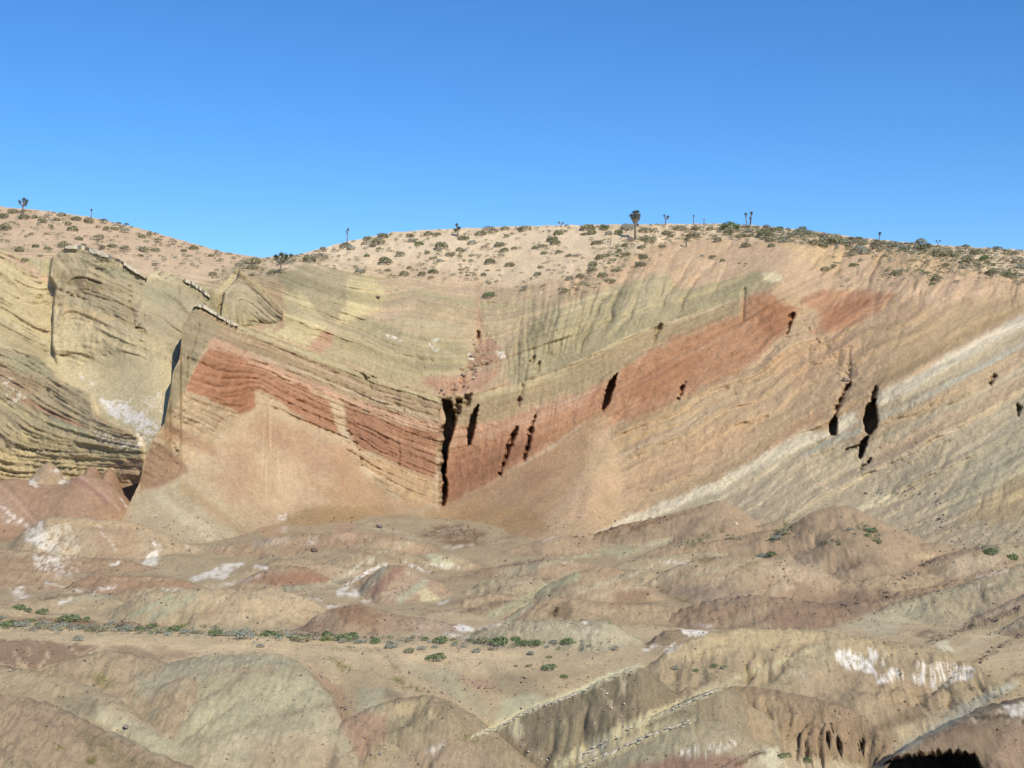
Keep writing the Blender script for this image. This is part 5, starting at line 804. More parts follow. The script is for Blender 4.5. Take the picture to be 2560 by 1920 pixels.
def build_hill(idx, crest, foot, slope, c, label, kw):
    cp = np.asarray([p[:2] for p in crest], float); ta = math.tan(R(slope))
    hasD = len(crest[0]) == 3
    # crest ends run down into the ground
    (xa, ya), (xb, yb) = cp[0], cp[-1]
    ex = kw.get('ext', 70 if hasD else 110)
    cp = np.concatenate([[(xa-ex, ya+46)], cp, [(xb+ex, yb+46)]])
    if hasD: dc = np.array([p[2] for p in crest]); dc = np.concatenate([[dc[0]], dc, [dc[-1]]])
    elif 'D' in kw: dc = np.full(len(cp), float(kw['D']))
    else:
        pk = cp[:, 1].min(); db = g_depth(foot); zb = float(g_z(db)); kk = (pk-960)/FPX
        dc = np.full(len(cp), (CZ-zb+ta*db)/(ta+kk))
    step = kw.get('step', 3.7); cols = np.arange(cp[0, 0], cp[-1, 0]+step, step)
    cols = cols[(cols > -420) & (cols < 2980)]
    # smooth the traced crest a little
    def sm(a, h=3):
        k = np.hanning(2*h+3)[1:-1]; k /= k.sum(); return np.convolve(np.pad(a, h, mode='edge'), k, 'valid')
    yc = sm(np.interp(cols, cp[:, 0], cp[:, 1]), kw.get('sm', 5)); Dc = sm(np.interp(cols, cp[:, 0], dc))
    yc = yc+1.2*fbm(cols/14, cols*0+idx*3.3, 3, 200+idx)
    _, _, zc = P(cols, yc, Dc)
    gmin = g_z(Dc-12).min()-(3.6 if hasD else 1.0); run = max(2.0, (zc.max()-gmin)/ta+2.0); run = min(run*1.25, kw.get('run', 30))
    ns = int(np.clip(run/(3.6*Dc.mean()/FPX/ta), 24, 76))
    sf = run*np.linspace(1, 0, ns)**1.15; bt = math.tan(R(max(slope, 24))); brun = kw.get('back', 0) or max(2.5, (zc.max()-gmin)/bt+1)
    sb = brun*np.linspace(0, 1, 14)[1:]**1.2
    r = kw.get('r', 1.0)
    S = np.concatenate([sf, -sb])[:, None]          # + toward the viewer
    drop = np.where(S >= 0, ta, bt if not kw.get('back') else .34)*(np.sqrt(S*S+r*r)-r)
    D = Dc[None, :]-S; x = (cols[None, :]-1280)/FPX*Dc[None, :]+0*S
    zs = sm(zc, min(22, max(3, len(zc)//4))); bl = sstep(.3, 4.0, np.abs(S)+0*x)
    z = zc[None, :]*(1-bl)+zs[None, :]*bl-drop
    # runnels and lumps, fading at the crest
    fade = sstep(0, 2.2, np.abs(S)+0*x); wx = x+1.3*fbm(x/4, D/4, 2, 210+idx)
    flu = kw.get('flute', .26); lam = 2.6 if flu > .3 else 3.2; dr = np.clip(drop+.3, 0, 2.5)/1.4
    act = sstep(-.3, .5, fbm(x/9, D/9, 2, 215+idx)) if flu < .3 else 1.0
    sk = kw.get('skew', .25)
    z = z-fade*dr*act*flu*(1.6*gully((wx+sk*S)/lam, S/7+idx+0*x, 220+idx, 2.2)+.75*gully((wx+sk*S)/(lam*.42), S/4+idx+0*x, 225+idx, 2.4)+.38*gully((x+.35*fbm(x/1.2, D/1.2, 2, 226)+sk*S)/(lam*.17), S/2.2+idx+0*x, 227+idx, 2.4))
    z = z+fade*kw.get('lump', .34)*fbm(x/4.5, D/4.5, 4, 230+idx)+.065*fbm(x/.7, D/.7, 4, 240+idx, .7)*(1+1.2*kw.get('rub', 0))+.016*rng.normal(size=x.shape)
    # foot runs out onto the ground
    g = ground_z(x, D); h = z-g; hc = np.maximum(zc-ground_z((cols-1280)/FPX*Dc, Dc), .6)[None, :]; k = .55
    if not kw.get('steep'): h = np.where(h > 0, h*h/(h+k)*(hc+k)/hc*np.where(S >= 0, 1, 1), -.06+h*.6)
    z = g+h
    for pl, dep in CARVE:
        pq = 1280+x/D*FPX; pr = 960-(z-CZ)/D*FPX
        if pq.max() < pl[0][0]-30 or pq.min() > pl[0][0]+30 or pr.max() < pl[0][1]-30 or pr.min() > pl[0][1]+30: continue
        dd, _ = seg_dist(pl, pq, pr, True); dd = np.where(inside(pl, pq, pr), dd, -dd); al = sstep(-2, 2, dd+(7 if dep > 5 else 1.5)*fbm(pq/(30 if dep > 5 else 9), pr/(22 if dep > 5 else 12), 4, 5))*dep*(1 if dep < 5 else float(idx == len(HILLS_T)-1))
        f_ = (D+al)/D; x = x*f_; z = CZ+(z-CZ)*f_; D = D*f_
    px = 1280+x/D*FPX; py = 960-(z-CZ)/D*FPX
    s = Surf(px, py, 300+idx); s.pull = .36; w_ = .15 if hasD else .40; c = tuple((1-w_)*a_+w_*b_ for a_, b_ in zip(c, (192, 164, 126))); s.col[:] = alb(c, .36)*(.90 if hasD else .97)
    s.run(HP)
    mot = fbm(s.px/40, s.py/26, 3, 250+idx); s.col *= (1+.07*mot)[:, None]
    zz = z.ravel()+.55*x.ravel()*.5; st = noise(zz/.16, D.ravel()/30, 260+idx)*.6+noise(zz/.5, D.ravel()/30, 261+idx)*.6
    s.col *= (1+.06*st)[:, None]; s.col *= (1+.05*rng.normal(size=len(s.px))+.05*s.nt+.05*s.ns)[:, None]
    if kw.get('rub'): s.col *= (1-.16*sstep(.1, .6, s.nt))[:, None]
    V = np.stack([x.ravel(), D.ravel(), z.ravel()], 1)
    o = add_obj('hill', make_mesh('hill', V, grid_faces(*px.shape), M_HILL, s.col)); tag(o, label, 'hill', kind='structure')
    splat(V[:, 0], V[:, 1], V[:, 2]); return o
HILL_OBJ = [build_hill(i, *h) for i, h in enumerate(HILLS)]
for i, h in enumerate(FILL): build_hill(100+i, *h)['group'] = 'low eroded ridges of the middle ground'

def build_ground():
    px = np.concatenate([np.arange(-700, -170, 16.0), np.arange(-170, 2731, 9.0), np.arange(2740, 3300, 20.0)]); D = np.concatenate([np.linspace(30, 80, 12)[:-1], np.linspace(80, 125, 190)[:-1], np.linspace(125, 205, 90)])
    Dg = np.broadcast_to(D[:, None], (len(D), len(px))); x = (px[None, :]-1280)/FPX*Dg
    z = ground_z(x, Dg)+.03*fbm(x/.8, Dg/.8, 3, 402)
    # terrace drops away to the right foreground
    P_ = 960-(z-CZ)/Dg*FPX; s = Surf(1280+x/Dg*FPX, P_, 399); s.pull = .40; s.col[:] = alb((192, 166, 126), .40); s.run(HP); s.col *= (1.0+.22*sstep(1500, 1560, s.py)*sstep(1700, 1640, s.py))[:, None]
    s.col *= (1+.07*fbm(s.px/40, s.py/26, 3, 405))[:, None]
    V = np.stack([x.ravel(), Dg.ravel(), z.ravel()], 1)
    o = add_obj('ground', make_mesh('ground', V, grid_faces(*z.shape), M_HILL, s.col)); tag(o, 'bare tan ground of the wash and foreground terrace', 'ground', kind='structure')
    pd, dd = np.meshgrid(np.arange(-250, 2800, 4.0), np.linspace(82, 205, 520)); xd = ((pd-1280)/FPX*dd).ravel(); dd = dd.ravel(); splat(xd, dd, ground_z(xd, dd)+.015)
    xs = np.array([-6000, -1500, -600, -300, 300, 600, 1500, 6000.]); ys = np.array([-6000, -1500, -300, 40, 300, 1500, 6000.])
    X, Y = np.meshgrid(xs, ys); V = np.stack([X.ravel(), Y.ravel(), np.full(X.size, -13.0)], 1)
    o2 = add_obj('terrain', make_mesh('terrain', V, grid_faces(*X.shape), M_HILL, np.tile(alb((196, 165, 130)), (X.size, 1)))); tag(o2, 'desert plain stretching to the horizon', 'terrain', kind='structure')
build_ground()

# close pinholes in the depth lookup
_p = np.pad(DM, 1, mode='edge'); _st = np.stack([_p[a:a+DM.shape[0], b:b+DM.shape[1]] for a in range(3) for b in range(3)])
_md = np.median(_st, axis=0); DM = np.where((DM > _md+.8) & (_md < 1e8), _md, DM)

# ------------------------------------------------------------------ vegetation and rocks
M_OLIVE = plain_material('olive_leaf', (.285, .265, .150), .35, 9)
M_DARK = plain_material('dark_leaf', (.205, .205, .110), .35, 9)
M_SAGE = plain_material('sage_leaf', (.320, .325, .245), .25, 9)
M_GREEN = plain_material('green_leaf', (.175, .220, .095), .35, 9)
M_BRIGHT = plain_material('bright_leaf', (.170, .230, .050), .3, 9)
M_DRY = plain_material('dry_twig', (.230, .180, .130), .3, 9)
M_BARK = plain_material('shaggy_bark', (.190, .150, .115), .35, 14)
M_BLADE = plain_material('yucca_blade', (.150, .165, .085), .35, 9)
M_DEAD = plain_material('dead_blade', (.300, .245, .165), .3, 9)
M_STONE_R = plain_material('reddish_stone', (.370, .265, .195), .35, 5)
M_STONE_G = plain_material('grey_stone', (.230, .190, .155), .35, 5)
M_STONE_D = plain_material('dark_stone', (.150, .112, .085), .35, 5)
M_CAP = plain_material('pale_caprock', (.560, .490, .345), .10, 2.5)

def leaf_ball(n, seed, hgt=.75, leaf=.17, lift=.06, upright=.3):
    """unit-radius bush: leaf faces spread through a lumpy dome, foot at z = 0"""
    r = np.random.default_rng(seed); V = []; F = []
    lob = r.normal(size=(6, 3)); lob[:, 2] = np.abs(lob[:, 2])*.7; lob /= np.linalg.norm(lob, axis=1)[:, None]
    lobr = r.uniform(.6, 1.0, 6)
    for i in range(n):
        d = r.normal(size=3); d[2] = abs(d[2])*.95; d /= np.linalg.norm(d)
        rad = (.62+.38*max(lobr*np.clip(lob@d, 0, 1)**3))*r.uniform(.45, 1.0)**.5
        c = d*rad*np.array([1, 1, hgt]); c[2] += lift
        a = r.normal(size=3); a[2] += upright; a = a/np.linalg.norm(a); b = np.cross(a, d+r.normal(size=3)*.6); b /= (np.linalg.norm(b)+1e-6)
        L = leaf*r.uniform(.6, 1.5); w = L*r.uniform(.35, .6); k = len(V)
        V += [c-a*L*.5, c+b*w*.5, c+a*L*.6, c-b*w*.5]; F.append((k, k+1, k+2, k+3))
    return np.array(V), np.array(F)
def stems(n, seed, h=.6):
    r = np.random.default_rng(seed+900); V = []; F = []
    for i in range(n):
        t = r.uniform(0, 6.283); d = np.array([math.cos(t), math.sin(t), 0])*r.uniform(.3, .8); p1 = d*.08; p2 = d*.8+np.array([0, 0, h*r.uniform(.6, 1.2)])
        q = np.array([-d[1], d[0], 0])*.03/max(.3, np.linalg.norm(d)); k = len(V)
        V += [p1-q, p1+q, p2+q*.4, p2-q*.4, p1+np.array([0, 0, .05]), p2+np.array([.02, 0, 0])]; F += [(k, k+1, k+2, k+3), (k, k+4, k+5, k+3)]
    return np.array(V), np.array(F)
BUSH = {}
for nm, mt, hg, lf, cnt in (('olive', M_OLIVE, .72, .2, 300), ('dark', M_DARK, .8, .2, 300), ('sage', M_SAGE, .7, .19, 300), ('green', M_GREEN, .75, .2, 320), ('bright', M_BRIGHT, .9, .2, 220), ('dry', M_DRY, .75, .17, 150)):
    BUSH[nm] = []
    for q in range(5):
        v, f = leaf_ball(cnt, 1000+q*7+len(nm)*31, hg, lf, .05, .9 if nm == 'bright' else .3); BUSH[nm].append(make_mesh('foliage_'+nm, v, f, mt, smooth=False))
STEM = []
for q in range(3):
    v, f = stems(12, q); STEM.append(make_mesh('stem', v, f, M_DRY, smooth=False))
def put_bush(px, py, w, kind, label, group, cat='bush', name='desert_bush', parts=False, i=0):
    """px,py: centre in the photograph; w: width in photo pixels"""
    g = ground_at(px, py+w*.30)
    if g is None: return
    x, y, z = g; rad = w/FPX*y*.5; sq = random.uniform(.85, 1.15); rz = random.uniform(0, 6.28)
    me = BUSH[kind][i % 5]
    if parts:
        e = bpy.data.objects.new(name, None); COL.objects.link(e); e.location = (x, y, z-.05*rad); e.empty_display_size = .2
        o = add_obj('foliage', me, e); o.scale = (rad*1.25, rad*1.1, rad*sq*.9); o.rotation_euler.z = random.uniform(-.4, .4)
        t = add_obj('stem', STEM[i % 3], e); t.scale = (rad, rad, rad); t.rotation_euler.z = rz
        tag(e, label, cat, group); return e
    o = add_obj(name, me); o.location = (x, y, z-.06*rad); o.scale = (rad*random.uniform(.95, 1.35), rad*random.uniform(.8, 1.2), rad*sq*.95); o.rotation_euler.z = rz
    tag(o, label, cat, group); return o

# traced bushes: crop origin, then (x, y, w) in crop pixels, 3.16 crop pixels per photo pixel
TOPB = {(0, 480): [(500,390,90),(780,330,85),(280,410,70),(380,430,60),(570,270,90),(630,350,65),(665,408,50),(810,420,60),(885,405,70),(990,420,60),(1225,440,60),(1140,430,80),(1120,330,80),(990,280,70),(1250,360,55),(1180,310,60),(1450,445,60),(1370,370,80),(1530,420,80),(1670,485,55),(1720,465,70),(1680,620,80),(1890,555,60),(2000,570,100),(2020,515,110),(2195,510,50),(150,430,80),(320,490,40),(200,520,50),(40,250,110),(30,170,80),(450,200,60),(400,250,50),(840,270,60),(900,270,60),(540,230,60),(1110,490,50),(1220,560,40),(330,205,70),(190,170,100),(275,180,60),(100,125,80),(490,155,80),(600,190,70),(700,200,90),(820,210,60),(940,235,45),(1000,245,40)],
 (640, 480): [(220,520,120),(430,490,130),(520,480,100),(530,430,55),(700,395,110),(750,415,90),(965,365,95),(1000,325,90),(880,345,70),(1020,515,125),(1235,365,70),(1215,325,60),(1290,390,75),(1365,305,85),(1435,320,55),(1465,395,125),(1640,340,90),(1780,300,95),(1705,378,80),(1810,415,80),(1925,395,85),(1980,330,50),(2040,425,60),(1960,440,80),(1845,520,90),(1940,480,60),(1450,525,65),(1400,505,60),(1355,460,60),(1400,610,75),(1385,660,45),(1310,625,60),(1170,620,80),(1210,580,60),(1040,600,70),(825,595,90),(785,575,45),(970,435,50),(1140,465,80),(880,490,50),(930,400,60),(1095,655,30),(1800,635,60),(1830,610,40),(2120,740,55),(1670,650,35),(1535,470,80),(1610,435,80),(2010,550,80),(1840,790,90),(1845,265,120),(1965,265,80),(2120,255,120),(1640,530,40),(130,610,80)],
 (1260, 480): [(180,260,120),(430,305,95),(380,350,90),(400,375,80),(250,420,65),(310,405,75),(320,465,75),(435,455,55),(580,480,70),(515,490,50),(725,382,90),(700,300,70),(640,318,60),(655,250,120),(795,258,80),(830,305,70),(905,298,70),(975,240,130),(1120,270,110),(1140,345,120),(960,400,65),(1085,415,75),(1250,410,70),(755,490,80),(705,545,80),(810,480,50),(830,550,45),(290,580,60),(270,625,70),(160,735,45),(1280,300,80),(1390,260,90),(1505,265,65),(1500,310,90),(1790,238,150),(1770,298,80),(1690,355,80),(1630,270,70),(1870,320,90),(1650,495,55),(1725,525,60),(1565,490,40),(1000,355,80),(1440,370,40),(1100,490,110),(960,470,70),(1080,545,90),(780,630,90),(600,635,80),(520,660,80),(700,590,80),(880,600,70),(560,745,60),(480,760,50),(840,680,70),(1860,555,25),(1910,560,25),(2060,290,150),(2070,255,60),(2170,270,70),(1910,400,80),(2110,405,70),(2090,365,50),(1320,330,60)],
 (1860, 480): [(165,290,150),(275,275,90),(405,305,80),(465,270,90),(310,365,90),(195,365,50),(215,405,70),(720,345,150),(905,345,90),(800,370,90),(1040,390,100),(910,420,100),(950,440,110),(1170,385,90),(1270,410,120),(1390,365,100),(1430,400,110),(1540,450,130),(1620,460,110),(1745,410,70),(1845,450,110),(1755,515,100),(2000,425,60),(2145,465,80),(1670,480,80),(1900,500,90),(2050,510,100),(2170,520,120),(840,465,80),(640,580,90),(710,570,50),(1200,615,90),(1130,605,40),(920,525,40),(870,560,60),(1250,600,60),(1960,605,110),(2080,620,120),(1720,580,60),(1520,650,100),(1440,625,50),(1490,710,50),(1170,710,40),(1680,690,50),(620,400,90),(560,370,90),(2200,560,100),(500,300,80)]}
n = 0; SEEN = []; BL = []
MARKS = [(150, 'below the leftmost joshua tree'), (400, 'above the big yellow block'), (640, 'near the dip'), (800, 'right of the dip'), (1000, 'near the thin bare stalk'), (1250, 'above the rubble gully'), (1480, 'above the green beds'), (1680, 'near the tallest joshua tree'), (1840, 'near the slender joshua trees'), (2000, 'near the multi-trunked joshua tree'), (2180, 'above the second red patch'), (2380, 'near the round joshua tree'), (9999, 'at the right edge')]
for (ox, oy), lst in TOPB.items():
    for (cx, cy, w) in lst:
        px = ox+cx/3.16; py = oy+cy/3.16; wp = w/3.16
        if any(abs(px-a) < 7 and abs(py-b) < 6 for a, b in SEEN): continue
        SEEN.append((px, py)); kind = random.choices(['olive', 'dark', 'sage', 'green', 'dry'], [46, 26, 14, 8, 6])[0]
        sky_y = float(lerp_line(SKY, px))
        mk = next(t for lim, t in MARKS if px < lim); where = ('on the skyline ' if py < sky_y+14 else 'on the upper slope ' if py < sky_y+60 else 'on the lower slope ')+mk
        adj = {'olive': 'olive green', 'dark': 'dark green', 'sage': 'grey green', 'green': 'fresh green', 'dry': 'dry brown'}[kind]; size = 'large' if wp > 27 else 'small'
        BL.append((px, py, wp*1.2, kind, f'{size} {adj} bush {where}', f'{size} {adj} bushes {where}')); n += 1
BL.sort(); dup = {}
for b_ in BL: dup[b_[4]] = dup.get(b_[4], 0)+1
cn = {}
for i, (px, py, wp, kind, lab, grp) in enumerate(BL):
    k = cn.get(lab, 0); cn[lab] = k+1
    if dup[lab] > 1: lab2 = lab+', '+(['leftmost', 'second from left', 'third from left', 'fourth from left', 'fifth from left', 'sixth from left', 'seventh from left', 'eighth from left'][min(k, 7)])
    else: lab2 = lab
    put_bush(px, py, wp, kind, lab2, grp, i=i)
# low scrub between the bushes: too small and too many to count
def scrub(name, spots, mats, label, seed):
    r = np.random.default_rng(seed); V = []; F = []; MI = []; k = 0
    protos = [leaf_ball(34, 50+q, .6, .34, .03)[0:2] for q in range(6)]
    for (px, py, w) in spots:
        g = ground_at(px, py)
        if g is None: continue
        v, f = protos[r.integers(6)]; rad = w/FPX*g[1]*.5; a = r.uniform(0, 6.28); c, s_ = math.cos(a), math.sin(a)
        q = v*rad; q = np.stack([q[:, 0]*c-q[:, 1]*s_, q[:, 0]*s_+q[:, 1]*c, q[:, 2]], 1)+np.array([g[0], g[1], g[2]-.04*rad])
        V.append(q); F.append(f+k); k += len(q); MI.append(np.full(len(f), r.choice(len(mats))))
    me = make_mesh(name, np.concatenate(V), np.concatenate(F), None, smooth=False)
    for m in mats: me.materials.append(m)
    me.polygons.foreach_set('material_index', np.concatenate(MI).astype(np.int32)); o = add_obj(name, me); tag(o, label, 'scrub', kind='stuff'); return o
sp = []; rr = np.random.default_rng(5)
while len(sp) < 2100:
    px = rr.uniform(-60, 2640); t = lerp_line(SKY, px); b = lerp_line(CAPRIM, px); py = t+(b-t)*rr.random()**1.0+2
    dens = .35+.6*sstep(0, .4, fbm(np.array([px/130]), np.array([py/60]), 2, 444)[0])+.5*(py < t+22)+.5*(px > 1900)
    if rr.random() < dens*.7: sp.append((px, py, rr.uniform(7, 19)))
while len(sp) < 2600:
    px = rr.uniform(1850, 2640); t = lerp_line(SKY, px); py = t+3+rr.random()**1.4*np.interp(px, [1850, 2100, 2400, 2600], [30, 34, 70, 90])
    sp.append((px, py, rr.uniform(9, 24)))
scrub('low_scrub', sp, [M_OLIVE, M_DARK, M_SAGE, M_OLIVE, M_DRY], 'tiny low scrub dotted all over the plateau slopes', 8)
sp = []
for (x0, y0, x1, y1, k, sdv) in ((1410,740,1560,620,90,16), (1440,720,1640,650,60,14), (1500,650,1600,600,50,14), (2200,690,2330,670,70,9), (2330,700,2420,640,60,9), (2430,660,2560,690,80,12), (2080,640,2130,740,24,6), (1940,1340,1980,1310,50,8), (2150,1315,2200,1345,34,9), (2040,1350,2100,1355,24,6), (1700,1362,1780,1340,30,6), (1800,1330,1850,1350,20,5), (2440,1368,2500,1375,30,5)):
    for _ in range(k):
        t = rr.random(); sp.append((x0+(x1-x0)*t+rr.normal()*sdv, y0+(y1-y0)*t+rr.normal()*sdv*.7, rr.uniform(7, 16)))
scrub('gully_scrub', sp, [M_OLIVE, M_GREEN, M_DARK, M_SAGE], 'green scrub growing along the gullies of the upper slopes', 9)

# wash and foreground shrubs
WASH = {(0, 1260): [(150,790,110,'g'),(225,815,70,'g'),(335,825,90,'g'),(545,860,150,'g'),(690,890,60,'g'),(60,920,120,'g'),(170,915,110,'s'),(250,905,60,'g'),(345,910,90,'s'),(430,950,90,'s'),(490,925,100,'s'),(600,940,110,'s'),(680,950,90,'s'),(760,945,130,'o'),(990,910,180,'d'),(940,955,70,'g'),(1010,955,90,'s'),(1110,965,60,'g'),(1200,940,80,'g'),(1375,960,110,'g'),(1480,940,120,'b'),(1460,985,80,'s'),(1560,995,80,'o'),(1690,955,80,'s'),(1700,990,100,'g'),(1800,1000,90,'s'),(1930,990,150,'s'),(2120,1000,110,'g'),(620,1035,80,'s'),(20,880,60,'s'),(880,925,60,'s')],
 (640, 1260): [(95,1000,110,'g'),(190,1025,60,'g'),(280,1025,60,'s'),(360,1010,150,'o'),(450,1005,60,'d'),(555,1000,80,'g'),(560,1045,90,'b'),(720,1010,150,'g'),(690,1060,60,'s'),(915,1045,40,'g'),(945,1060,80,'g'),(820,1065,90,'s'),(1210,1055,60,'s'),(1340,1045,60,'g'),(1460,1045,110,'g'),(1560,1055,60,'o'),(1790,1045,110,'o'),(1930,1040,140,'g'),(2050,1045,80,'g')],
 (1260, 1540): [(90,160,70,'g'),(150,180,110,'g'),(250,180,100,'g'),(500,175,90,'g'),(390,185,60,'s'),(880,235,60,'s'),(1140,220,40,'o'),(360,310,50,'o'),(355,370,100,'g'),(190,380,35,'o'),(95,385,30,'o'),(210,275,50,'s'),(340,230,40,'s'),(1365,385,75,'s'),(1515,415,55,'g'),(1660,375,60,'g'),(1735,390,45,'g'),(475,460,60,'b')],
 (640, 1540): [(1070,205,100,'s'),(1215,245,80,'o'),(1310,235,60,'s'),(1420,285,130,'g'),(1410,230,60,'s'),(1560,215,50,'s'),(1640,230,50,'s'),(1740,250,70,'s'),(1860,240,80,'d'),(1955,205,50,'s'),(2170,280,50,'s'),(35,215,60,'s'),(95,185,30,'s'),(2155,380,40,'o')],
 (1860, 1260): [(160,380,100,'s'),(215,370,80,'g'),(1000,185,80,'g'),(975,230,50,'g'),(875,230,25,'g'),(1050,270,90,'o'),(1950,345,110,'g'),(2120,395,100,'g'),(840,180,60,'s'),(300,200,90,'o'),(250,240,80,'s')],
 (1860, 1540): [(320,1075,90,'g'),(515,1105,90,'g')]}
KN = dict(g='green', s='sage', o='olive', d='dry', b='bright'); AN = dict(g='green', s='silvery grey', o='olive', d='dry brown', b='bright yellow green')
row = []
for (ox, oy), lst in WASH.items():
    for (cx, cy, w, kd) in lst: row.append((ox+cx/3.16, oy+cy/3.16, w/3.16, kd))
row.sort(); cnt = {}
ORD = ['leftmost', 'second', 'third', 'fourth', 'fifth', 'sixth', 'seventh', 'eighth', 'ninth', 'tenth', 'eleventh', 'twelfth', 'thirteenth', 'fourteenth', 'fifteenth', 'sixteenth', 'seventeenth', 'eighteenth', 'nineteenth', 'twentieth', 'twenty first', 'twenty second', 'twenty third', 'twenty fourth', 'twenty fifth', 'twenty sixth', 'twenty seventh', 'twenty eighth', 'twenty ninth', 'thirtieth']
for i, (px, py, w, kd) in enumerate(row):
    if py < 1500: zone = 'on the brown dome and right hillside'
    elif py > 1840: zone = 'beside the pale slab at the bottom edge'
    elif py > 1615: zone = 'on the tan slope below the wash'
    else: zone = 'in the row along the wash'
    key = (kd, zone); k = cnt.get(key, 0); cnt[key] = k+1
    lab = f'{ORD[min(k, 29)]} {AN[kd]} shrub from the left {zone}' if k else f'leftmost {AN[kd]} shrub {zone}'
    put_bush(px, py, w*1.2, KN[kd], lab, f'{AN[kd]} shrubs {zone}', 'shrub', 'shrub', True, i)
sp = [(rr.uniform(-40, 1500), 0, rr.uniform(9, 24)) for _ in range(260)]+[(rr.uniform(-40, 420), 0, rr.uniform(12, 26)) for _ in range(110)]+[(rr.uniform(300, 900), 0, rr.uniform(10, 22)) for _ in range(90)]; sp = [(a, 1556+.034*max(a, 0)+rr.normal()*6+8, w) for a, _, w in sp]
scrub('wash_grass', sp, [M_GREEN, M_OLIVE, M_SAGE, M_SAGE, M_DRY], 'low grass and weeds filling the wash between the shrubs', 10)
sp = []
for (x0, y0, x1, y1, k, sdv) in ((230,1685,285,1720,26,7), (820,1645,880,1680,30,6), (985,1695,1045,1725,30,5), (1090,1785,1110,1800,12,6), (1140,1835,1190,1855,24,8), (830,1620,945,1625,24,5), (200,1835,410,1935,90,14), (15,1890,80,1920,24,9), (215,1900,240,1908,16,6), (140,1860,170,1885,10,5), (1400,1690,1425,1700,10,4), (120,1705,125,1706,2,1), (145,1740,147,1741,2,1), (1130,1880,1200,1890,10,8), (1520,1552,1560,1572,16,5), (2030,1880,2110,1905,20,3)):
    for _ in range(k):
        t = rr.random(); sp.append((x0+(x1-x0)*t+rr.normal()*sdv, y0+(y1-y0)*t+rr.normal()*sdv*.6, rr.uniform(4, 9)))
scrub('grass_tufts', sp, [M_BRIGHT, M_OLIVE, M_OLIVE], 'small yellow green grass tufts on the foreground slopes', 11)

# ---- Joshua trees
def tube(pts, rads, k=7):
    P_ = np.asarray(pts, float); V = []; F = []
    for i, p in enumerate(P_):
        d = P_[min(i+1, len(P_)-1)]-P_[max(i-1, 0)]; d /= np.linalg.norm(d); a = np.cross(d, [.3, 1, .2]); a /= np.linalg.norm(a); b = np.cross(d, a)
        for q in range(k):
            t = 6.2832*q/k; V.append(p+rads[i]*(a*math.cos(t)+b*math.sin(t)))
    for i in range(len(P_)-1):
        for q in range(k): F.append((i*k+q, i*k+(q+1) % k, (i+1)*k+(q+1) % k, (i+1)*k+q))
    return np.array(V), np.array(F)
def rosette(rad, seed, droop=0.0, n=90):
    r = np.random.default_rng(seed); V = []; F = []
    for i in range(n):
        d = r.normal(size=3); d[2] = d[2]*.8+.25; d /= np.linalg.norm(d); s = np.cross(d, r.normal(size=3)); s /= np.linalg.norm(s)
        L = rad*r.uniform(.75, 1.15); k = len(V); w = rad*.085
        V += [d*rad*.12-s*w, d*rad*.12+s*w, d*L+s*w*.15+np.array([0, 0, -droop*L]), d*L-s*w*.15+np.array([0, 0, -droop*L])]; F.append((k, k+1, k+2, k+3))
    return np.array(V), np.array(F)
def joshua(px, base_py, h_px, label, heads, trunks=1, lean=0.0, dead=False, thick=1.0, seed=0):
    """heads: (dx, height fraction, radius) in units of the tree height"""
    g = ground_at(px, base_py)
    if g is None: return
    x, y, z = g; H = h_px/FPX*y; r = random.Random(seed)
    e = bpy.data.objects.new('joshua_tree', None); COL.objects.link(e); e.location = (x, y, z-.1); tag(e, label, 'joshua tree', 'joshua trees along the skyline')
    fork = (lean*H*.4, 0, H*min(.55, heads[0][1]*.6)); tr = .055*H*thick
    if trunks == 1:
        v, f = tube([(0, 0, -.3), (lean*H*.15, .02, H*.25), fork], [tr*1.25, tr, tr*.85]); add_obj('trunk', make_mesh('trunk', v, f, M_BARK), e)
    for i, (dx, hf, rd) in enumerate(heads):
        tip = np.array([dx*H, r.uniform(-.1, .1)*H, hf*H]); st = np.array(fork) if trunks == 1 else np.array([dx*H*.55, 0, -.3])
        mid = (st+tip)/2+np.array([dx*H*.12, r.uniform(-.05, .05)*H, -.02*H])
        v, f = tube([st, mid, tip], [tr*.85, tr*.75, tr*.7]); br = add_obj('branch' if trunks == 1 else 'trunk', make_mesh('branch', v, f, M_BARK), e)
        v, f = rosette(rd*H, seed*13+i, .1); c = add_obj('leaf_cluster', make_mesh('leaf_cluster', v, f, M_DEAD if dead else M_BLADE, smooth=False), br); c.location = tip
        v, f = rosette(rd*H*.72, seed*17+i+5, .75, 50); c2 = add_obj('dead_leaf_skirt', make_mesh('dead_leaf_skirt', v, f, M_DEAD, smooth=False), br); c2.location = tip-np.array([0, 0, rd*H*.5])
joshua(57, 532, 36, 'branching joshua tree at the far left of the skyline', [(-.2, .8, .17), (.05, .98, .2), (.26, .88, .18), (.2, .68, .15)], seed=1)
joshua(228, 541, 20, 'short single headed joshua tree on the left hill skyline', [(0, .9, .18)], seed=2, thick=.8)
joshua(868, 605, 36, 'tall thin bare stalk of a tree left of the plateau dome', [(.06, .92, .12), (-.07, .8, .07)], seed=3, dead=True, thick=.6)
joshua(702, 680, 46, 'wide topped dark tree in the dip between the hills', [(-.25, .85, .22), (.05, .95, .24), (.3, .88, .22), (.55, .95, .15)], seed=4, thick=.7)
joshua(1144, 592, 34, 'bushy joshua tree on the plateau left of centre', [(-.06, .95, .15), (.1, .7, .2), (-.18, .55, .2)], seed=5)
joshua(1588, 594, 68, 'tallest joshua tree with a dense round crown', [(-.13, .84, .11), (-.04, .95, .11), (.07, .96, .11), (.14, .85, .1), (.02, .82, .12), (-.09, .73, .09), (.12, .73, .08), (.1, .5, .06)], seed=6, thick=.75)
